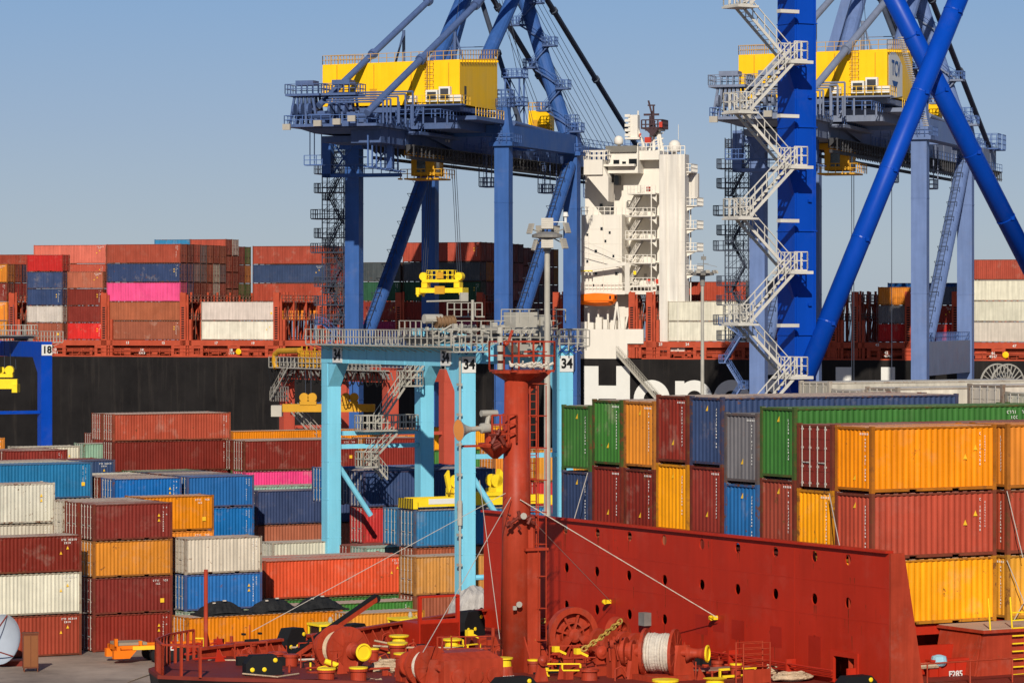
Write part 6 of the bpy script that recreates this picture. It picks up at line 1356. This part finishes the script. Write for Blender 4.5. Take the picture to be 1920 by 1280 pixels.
for t in(.2,.4,.62,.8): c=Vector(a).lerp(b,t); m.lathe(c,[(.55,-.09),(.55,.09)],24,axis=Vector(b)-Vector(a)); m.prism([(c.x,c.y-.5,DZ),(c.x,c.y+.5,DZ),(c.x,c.y+.2,c.z+.3),(c.x,c.y-.2,c.z+.3)],(-.06,0,0),(.06,0,0))
c=dk(1130,1262); m.box(c.x-1.4,c.x+2.0,c.y-.7,c.y+.9,DZ,DZ+.35)
for k in range(12): q=dk(1120+rr.random()*160,1250+rr.random()*22); m.box(q.x,q.x+rr.uniform(.1,.45),q.y,q.y+.3,DZ,DZ+rr.uniform(.3,1.0))
for k in range(10): q=dk(1120+rr.random()*150,1240+rr.random()*22); m.tube((q.x,q.y,DZ+.4),(q.x+rr.uniform(-.6,.6),q.y,DZ+rr.uniform(.4,1.2)),.05,6)
m.build('windlass_gear',FB,wl)
# chain
def chain(pts,par):
    m=MB(); P_=[Vector(p) for p in pts]; tot=sum((b-a).length for a,b in zip(P_,P_[1:])); n=int(tot/.2); 
    def at(s):
        for a,b in zip(P_,P_[1:]):
            L=(b-a).length
            if s<=L: return a+(b-a)*s/L,(b-a).normalized()
            s-=L
        return P_[-1],(P_[-1]-P_[-2]).normalized()
    for k in range(n):
        c,d=at(k*.2); up=Vector((0,0,1)); sx_=d.cross(up).normalized(); v=sx_ if k%2 else sx_.cross(d)
        ring_=[c+d*math.cos(t)*.15+v*math.sin(t)*.09 for t in [j*math.pi/4 for j in range(8)]]; m.path(ring_,.034,6,closed=True)
    m.build('anchor_chain',M['chain'],par)
a=nr(1162,1165,2,DZ+2.3); b=nr(1125,1196,2,DZ+1.6); c=nr(1085,1222,2,DZ+1.1); chain([a,b,c],wl); a=nr(1000,1170,2,DZ+1.5); b=nr(1028,1160,2,DZ+1.7); chain([a,b],wl)
a=nr(1003,1200,2,DZ+1.2); b=nr(1003,1236,2,DZ+.3); chain([a,b],wl); a=nr(953,1240,2,DZ+.9); b=nr(962,1282,2,DZ+.1); chain([a,b],wl)
# yellow handles and guards
m=MB()
for p_,r_ in(((1042,1216),.11),((1083,1220),.11),((880,1186),.13)): c=nr(p_[0],p_[1],2,DZ+.9); m.box(c.x-r_,c.x+r_,c.y-r_,c.y+r_,DZ+.9-r_,DZ+.9+r_); m.beam((c.x,c.y,DZ+.9),(c.x+.4,c.y-.1,DZ+.7),.09)
c=nr(622,1245,2,DZ+.5); m.tube((c.x-.3,c.y,DZ+.65),(c.x+.2,c.y-.2,DZ+.45),.11,12); m.build('brake_lever',M['brightyellow'],ns)
m=MB()
def yrail(px0,py0,px1,py1,h=.55,z=DZ):
    a=dk(px0,py0,z);b=dk(px1,py1,z); m.rail([a,b],h,.8,.028,mid=1)
yrail(1020,1268,1088,1268,.5); yrail(845,1215,868,1222,.5); yrail(830,1232,900,1224,.4); yrail(540,1232,560,1232,.9) if 0 else None
a=dk(362,1240);b=dk(382,1240); m.rail([(a.x,a.y,DZ),(b.x,b.y,DZ)],.95,.4,.022)
for a_,b_ in((1270,1297),(1180,1190)): pass
m.build('yellow_guard',M['brightyellow'],ns)
# yellow step and grating platform by the rope drum
m=MB(); c=dk(1340,1268); m.box(c.x-.1,c.x+1.6,c.y-.5,c.y-.42,DZ+.28,DZ+.36); m.box(c.x-.2,c.x+1.9,c.y-.9,c.y-.82,DZ+.05,DZ+.14)
for x in(-.1,.7,1.5): m.box(c.x+x,c.x+x+.07,c.y-.5,c.y-.42,DZ,DZ+.3)
m.build('yellow_step',M['brightyellow'],ns); m=MB(); m.box(c.x-.9,c.x+1.6,c.y-.42,c.y+.4,DZ+.28,DZ+.33); m.build('grating',paint('grating_brown',(.28,.15,.11),rough=.8),ns)
# red wheeled rack in front of the breakwater
a=nr(1390,1260,0,BX-1.0); c=dk(1417,1285); m=MB(); x0,x1=c.x-.55,c.x+.65
for x in(x0,x1): m.tube((x,c.y,DZ),(x,c.y,DZ+1.62),.03,6); m.tube((x,c.y+.5,DZ),(x,c.y+.5,DZ+1.62),.03,6)
for k in range(5): z=DZ+.72+k*.22; m.tube((x0,c.y,z),(x1,c.y,z),.02,6); m.tube((x0,c.y+.5,z),(x1,c.y+.5,z),.02,6)
m.box(x0,x1,c.y-.02,c.y+.02,DZ+.1,DZ+.62); m.build('storage_rack',FB,ns)
# black roller fairleads
def fairlead(px,py,L=1.2,H_=.8,rot=0):
    c=dk(px,py); w=empty('roller_fairlead',(c.x,c.y,shz(c.x)),rot); w.parent=ns; m=MB(); m.prism([(-L/2,-.3,0),(L/2,-.3,0),(L/2,-.3,H_*.6),(L/2-.25,-.3,H_),(-L/2+.25,-.3,H_),(-L/2,-.3,H_*.6)],(0,0,0),(0,.6,0)); m.build('housing',M['black'],w)
    m=MB()
    for x,z in((-L*.33,H_*.3),(0,H_*.3),(L*.3,H_*.75)): m.lathe((x,-.3,z),[(.085,.001),(.085,.03),(.05,.05)],14,axis=(0,-1,0))
    m.build('pin_cap',M['brightyellow'],w); return w
fairlead(492,1285,1.4,.75,-12); fairlead(962,1300,1.7,.6); fairlead(1605,1296,1.5,.6,0)
fairlead(548,1228,1.2,1.05,20); fairlead(662,1206,1.3,.85,20); fairlead(880,1192,1.5,1.1,25)
# diagonal jib and its bracket
a=nr(535,1240,2,DZ+.25); e=nr(705,1122,1,a.y+.6); m=MB(); m.beam(a,e,.2,.2); m.beam(Vector(a)+Vector((0,0,-.9)),Vector(a)+Vector((0,0,.2)),.6,.5); j=m.build('davit_jib',FB,ns)
m=MB(); u=Vector((0,0,.17)); m.beam(Vector(a)+u*.9,Vector(e)+u*.9,.22,.09); m.lathe(Vector(e)+Vector((0,-.1,0)),[(.16,0),(.16,.25)],14,axis=(0,1,0)); m.build('jib_cover',M['black'],j)
# H-shaped roller stand on the bulwark
c=nr(472,1195,1,16.2); m=MB(); m.box(c.x-.42,c.x-.3,16.1,16.3,11.0,c.z+.2); m.box(c.x+.3,c.x+.42,16.1,16.3,11.0,c.z+.2); m.box(c.x-.3,c.x+.3,16.15,16.25,c.z-.15,c.z-.05); m.build('roller_stand',M['black'],ns)
# red deckhouse frame and black box near the mast foot
c=nr(822,1150,1,18.0); a=nr(787,1130,1,18.0);b=nr(858,1130,1,18.0); m=MB(); m.box(a.x,b.x,17.9,18.1,DZ,nr(820,1160,1,18).z)
for x in(a.x,b.x): m.beam((x,18,DZ),(x,18,nr(820,1116,1,18).z),.14)
m.box(a.x,b.x,17.9,18.1,nr(820,1119,1,18).z,nr(820,1115,1,18).z); m.box(a.x,b.x,17.9,19.5,DZ,DZ+1.0); m.build('frame_house',FE,ns)
# cone ventilator, lettering on it
c=dk(942,1288); m=MB(); m.lathe((c.x,c.y,DZ),[(.48,0),(.40,.75),(.36,.8)],22); cv=m.build('vent_cone',FB,ns); m=MB(); m.lathe((c.x,c.y,DZ+.8),[(.34,0),(.32,.25),(.40,.27),(.40,.32)],22); m.build('vent_cap',M['brightyellow'],cv); sign('lettering','S.W.K1',.16,M['signwhite'],cv,(c.x,c.y-.47,DZ+.42))
for px_,py_ in((745,1232),(847,1225),(748,1218)): c=dk(px_,py_); m=MB(); m.lathe((c.x,c.y,DZ+.2),[(.42,0),(.30,.05),(.26,.3),(.42,.36),(.42,.42)],20); m.build('yellow_fairlead',M['brightyellow'],ns)
c=dk(1290,1290); m=MB(); m.lathe((c.x-1,c.y,DZ),[(.5,0),(.5,.1),(.36,.12),(.36,.3),(.5,.32),(.5,.4)],22); m.lathe((c.x+1.2,c.y,DZ),[(.45,0),(.45,.1),(.34,.12),(.34,.3),(.45,.32)],22); m.build('yellow_roller',M['brightyellow'],ns)
# ropes
def rope(pts,r=.035,mat='rope'):
    m=MB(); m.path(pts,r,7); m.build('mooring_rope',M[mat],ns)
rope([dk(390,1238,DZ+.4),dk(512,1236,DZ+.45),dk(520,1240,DZ+.3)],.045); rope([dk(430,1284,DZ+.1),dk(560,1277,DZ+.12),dk(700,1279,DZ+.12)],.05); rope([dk(545,1213,DZ+.5),dk(605,1211,DZ+.5)],.04); rope([dk(700,1210,DZ+.4),dk(760,1213,DZ+.4),dk(870,1214,DZ+.4)],.04); rope([dk(240,1278,3),dk(302,1256,DZ-.2)],.04); rope([dk(702,1200,DZ+.6),dk(740,1208,DZ+.4)],.04)
a=nr(735,1130,1,10)
def coil(px,py,r,n,mat='rope',h=.3):
    c=dk(px,py); m=MB(); r_=random.Random(int(px))
    for k in range(n):
        t0=r_.uniform(0,6.28); rad=r*r_.uniform(.45,1); z=DZ+.04+h*r_.random()*(1-rad/r*.6); pts=[]
        for j in range(13): t=t0+j*math.pi/6; pts.append((c.x+math.cos(t)*rad*r_.uniform(.9,1.1),c.y+math.sin(t)*rad*.6*r_.uniform(.9,1.1),z+r_.uniform(-.03,.05)))
        m.path(pts,.04,6)
    m.build('rope_coil',M[mat],ns)
coil(728,1262,.75,34,h=.8); coil(575,1270,.75,14,h=.15); coil(1485,1276,.9,26,h=.4); coil(700,1285,.6,14)
coil(1450,1262,.35,10,h=.5)
m=MB(); c=dk(1645,1288); 
for k in range(9): m.lathe((c.x+rr.uniform(-.7,.7),c.y+rr.uniform(-.2,.2),DZ),[(.12,0),(.16,.1),(.1,.25)],8)
m.build('rag_heap',paint('pale_blue_rag',(.42,.55,.62),rough=.9,bump=.5,scale=5),ns)
# small deck clutter between the machines
m=MB()
for k in range(46):
    px_=rr.uniform(420,1000); py_=rr.uniform(1232,1282) ; q=dk(px_,py_); 
    if q.y>17 or q.x<-24: continue
    s=rr.uniform(.08,.3)
    if k%3==0: m.tube((q.x,q.y,DZ),(q.x+rr.uniform(-.3,.3),q.y,DZ+rr.uniform(.2,.8)),.05,6)
    elif k%3==1: m.box(q.x,q.x+s*1.6,q.y,q.y+s,DZ,DZ+s*1.5)
    else: m.lathe((q.x,q.y,DZ),[(s,0),(s,.08),(s*.5,.1),(s*.5,.3),(s*.6,.32)],12)
m.build('deck_fitting',FB,ns)
m=MB()
for k in range(8): q=dk(560+k*50+rr.uniform(-20,20),1225+rr.uniform(-6,6)); m.prism([(q.x,q.y,DZ),(q.x+.5,q.y,DZ),(q.x+.25,q.y,DZ+.6)],(0,0,0),(0,.05,0))
m.build('deck_stiffener',FB,ns)
# grey tarpaulin bundle on a black box on the quay behind the mast
c=P(888,1130,215); gz=c.z
o=empty('covered_crate',(c.x,215,0),30,'crumpled grey tarpaulin over a crate at the foot of the light blue gantry','crate'); m=MB(); m.box(-1.2,1.4,-.8,.8,0,gz-.4); m.build('crate',M['black'],o); m=MB(); vs=[];fs=[];r3=random.Random(4)
for a in range(13):
    for b in range(9): u=a/6-1;v=b/4-1; vs.append((u*1.5,v*.95,gz-.4+max(0,(1-u*u)*(1-v*v*.6))*1.5+r3.uniform(-.12,.12)-(.5 if abs(u)==1 or abs(v)==1 else 0)))
for a in range(12):
    for b in range(8): fs.append((a*9+b,(a+1)*9+b,(a+1)*9+b+1,a*9+b+1))
m.add(vs,fs); m.build('sheet',M['greytarp'],o)

# ---------------- dense deck detail
r9=random.Random(77)
def clutter(n,px0,px1,py0,py1,mat,name,h=.9,zb=0):
    for k in range(n):
        m=MB()
        q=dk(r9.uniform(px0,px1),r9.uniform(py0,py1)); z=shz(q.x); s=r9.uniform(.05,.2); t=k%6
        if t==0: m.tube((q.x,q.y,z),(q.x,q.y,z+r9.uniform(.25,h)),s*.4,8)
        elif t==1: m.box(q.x,q.x+s*2,q.y,q.y+s,z,z+s*1.8)
        elif t==2: m.lathe((q.x,q.y,z),[(s,0),(s,.06),(s*.5,.08),(s*.5,.26),(s*.8,.28),(s*.8,.34)],12)
        elif t==3: m.tube((q.x-.4,q.y,z+.12),(q.x+r9.uniform(.2,1.1),q.y+r9.uniform(-.3,.3),z+.12),.045,7)
        elif t==4: a=Vector((q.x,q.y,z)); m.path([a,a+Vector((0,0,h*.5)),a+Vector((.3,0,h*.62)),a+Vector((.5,0,h*.3))],.03,6)
        else: m.prism([(q.x,q.y,z),(q.x+.45,q.y,z),(q.x+.1,q.y,z+.5)],(0,0,0),(0,.04,0))
        m.build(['stanchion','junction_box','vent_head','pipe','hose','bracket'][t],M[mat],ns)
clutter(70,430,930,1205,1278,'feederbright','deck_pipework'); clutter(60,1010,1400,1225,1278,'feederbright','deck_pipework'); clutter(22,430,900,1215,1270,'black','black_fitting',.4); clutter(26,1010,1330,1225,1270,'black','black_fitting',.5)
clutter(14,430,1300,1225,1276,'brightyellow','yellow_handle',.35); clutter(12,480,1330,1230,1276,'ropewhite','pale_fitting',.3); clutter(18,320,420,1225,1262,'feeder','bow_fitting',.4)
# cable tray and pipes on the breakwater foot, fire hose box
m=MB()
for k in range(3): a=nr(1010,1215+k*7,0,BX-.2-.1*k);b=nr(1560,1262,0,BX-.2-.1*k); m.tube((a.x,a.y,DZ+.25+k*.14),(b.x,b.y,DZ+.25+k*.14),.04,6)
for k in range(6): y=yN+2+k*4; m.box(BX-.45,BX-.02,y,y+.08,DZ,DZ+.7)
m.build('pipe_run',FE,ns)
# windlass side plates, clutch wheels and handles
m=MB()
for px_,py_,r_ in((1035,1208,.22),(1128,1222,.26),(1172,1232,.2),(1198,1208,.24),(1018,1238,.2)):
    c=nr(px_,py_,2,DZ+.8); A=Vector((0,-1,0)); m.lathe(c,[(r_,-.08),(r_,.05),(r_*.7,.07),(r_*.3,.12)],20,axis=A)
    m.prism([(c.x-.3,c.y+.1,DZ),(c.x+.3,c.y+.1,DZ),(c.x+.1,c.y+.1,c.z),(c.x-.1,c.y+.1,c.z)],(0,0,0),(0,.08,0))
for k in range(5): c=dk(1120+k*38,1256); m.prism([(c.x,c.y,DZ),(c.x+.6,c.y,DZ),(c.x+.3,c.y,DZ+1.1)],(0,0,0),(0,.06,0))
m.build('windlass_frame',FB,wl)
rope([dk(455,1262,DZ+.5),dk(520,1268,DZ+.5),dk(560,1262,DZ+.5)],.03); rope([dk(905,1215,DZ+.3),dk(860,1222,DZ+.3),dk(800,1212,DZ+.4)],.035); rope([dk(560,1236,DZ+.35),dk(620,1234,DZ+.4)],.04,'ropewhite')
coil(640,1262,.45,12,'ropewhite',.2); coil(905,1250,.4,10,'rope',.25)

for a in((430,1232),(455,1226),(500,1262),(590,1232),(610,1258),(700,1240),(1000,1262),(1345,1262),(1380,1270)): bollard(a[0],a[1],r=.2,h=.5,ytop=(a[0]%20==0))
# hawse pipes, chain stopper and covered hatch between the winches
for px_,py_ in((520,1256),(915,1262),(1105,1274)):
    c=dk(px_,py_); m=MB(); m.lathe((c.x,c.y,shz(c.x)),[(.32,0),(.30,.3),(.38,.34),(.38,.42),(.24,.42),(.22,.2)],22); m.build('hawse_pipe',FB,ns)
c=dk(1010,1250); m=MB(); m.box(c.x-.5,c.x+.5,c.y-.5,c.y+.5,DZ,DZ+.45); m.box(c.x-.56,c.x+.56,c.y-.56,c.y+.56,DZ+.45,DZ+.5)
for e in(-.4,0,.4): m.tube((c.x+e,c.y-.58,DZ+.47),(c.x+e,c.y-.58,DZ+.3),.03,6)
m.build('hatch',FE,ns)
for (a0,b0,a1,b1) in((560,1250,640,1246),(820,1238,925,1236),(1030,1256,1120,1254),(440,1250,500,1247)):
    m=MB(); m.rail([dk(a0,b0),dk(a1,b1)],.95,.55,.025,mid=1); m.build('guard_rail',FB,ns)
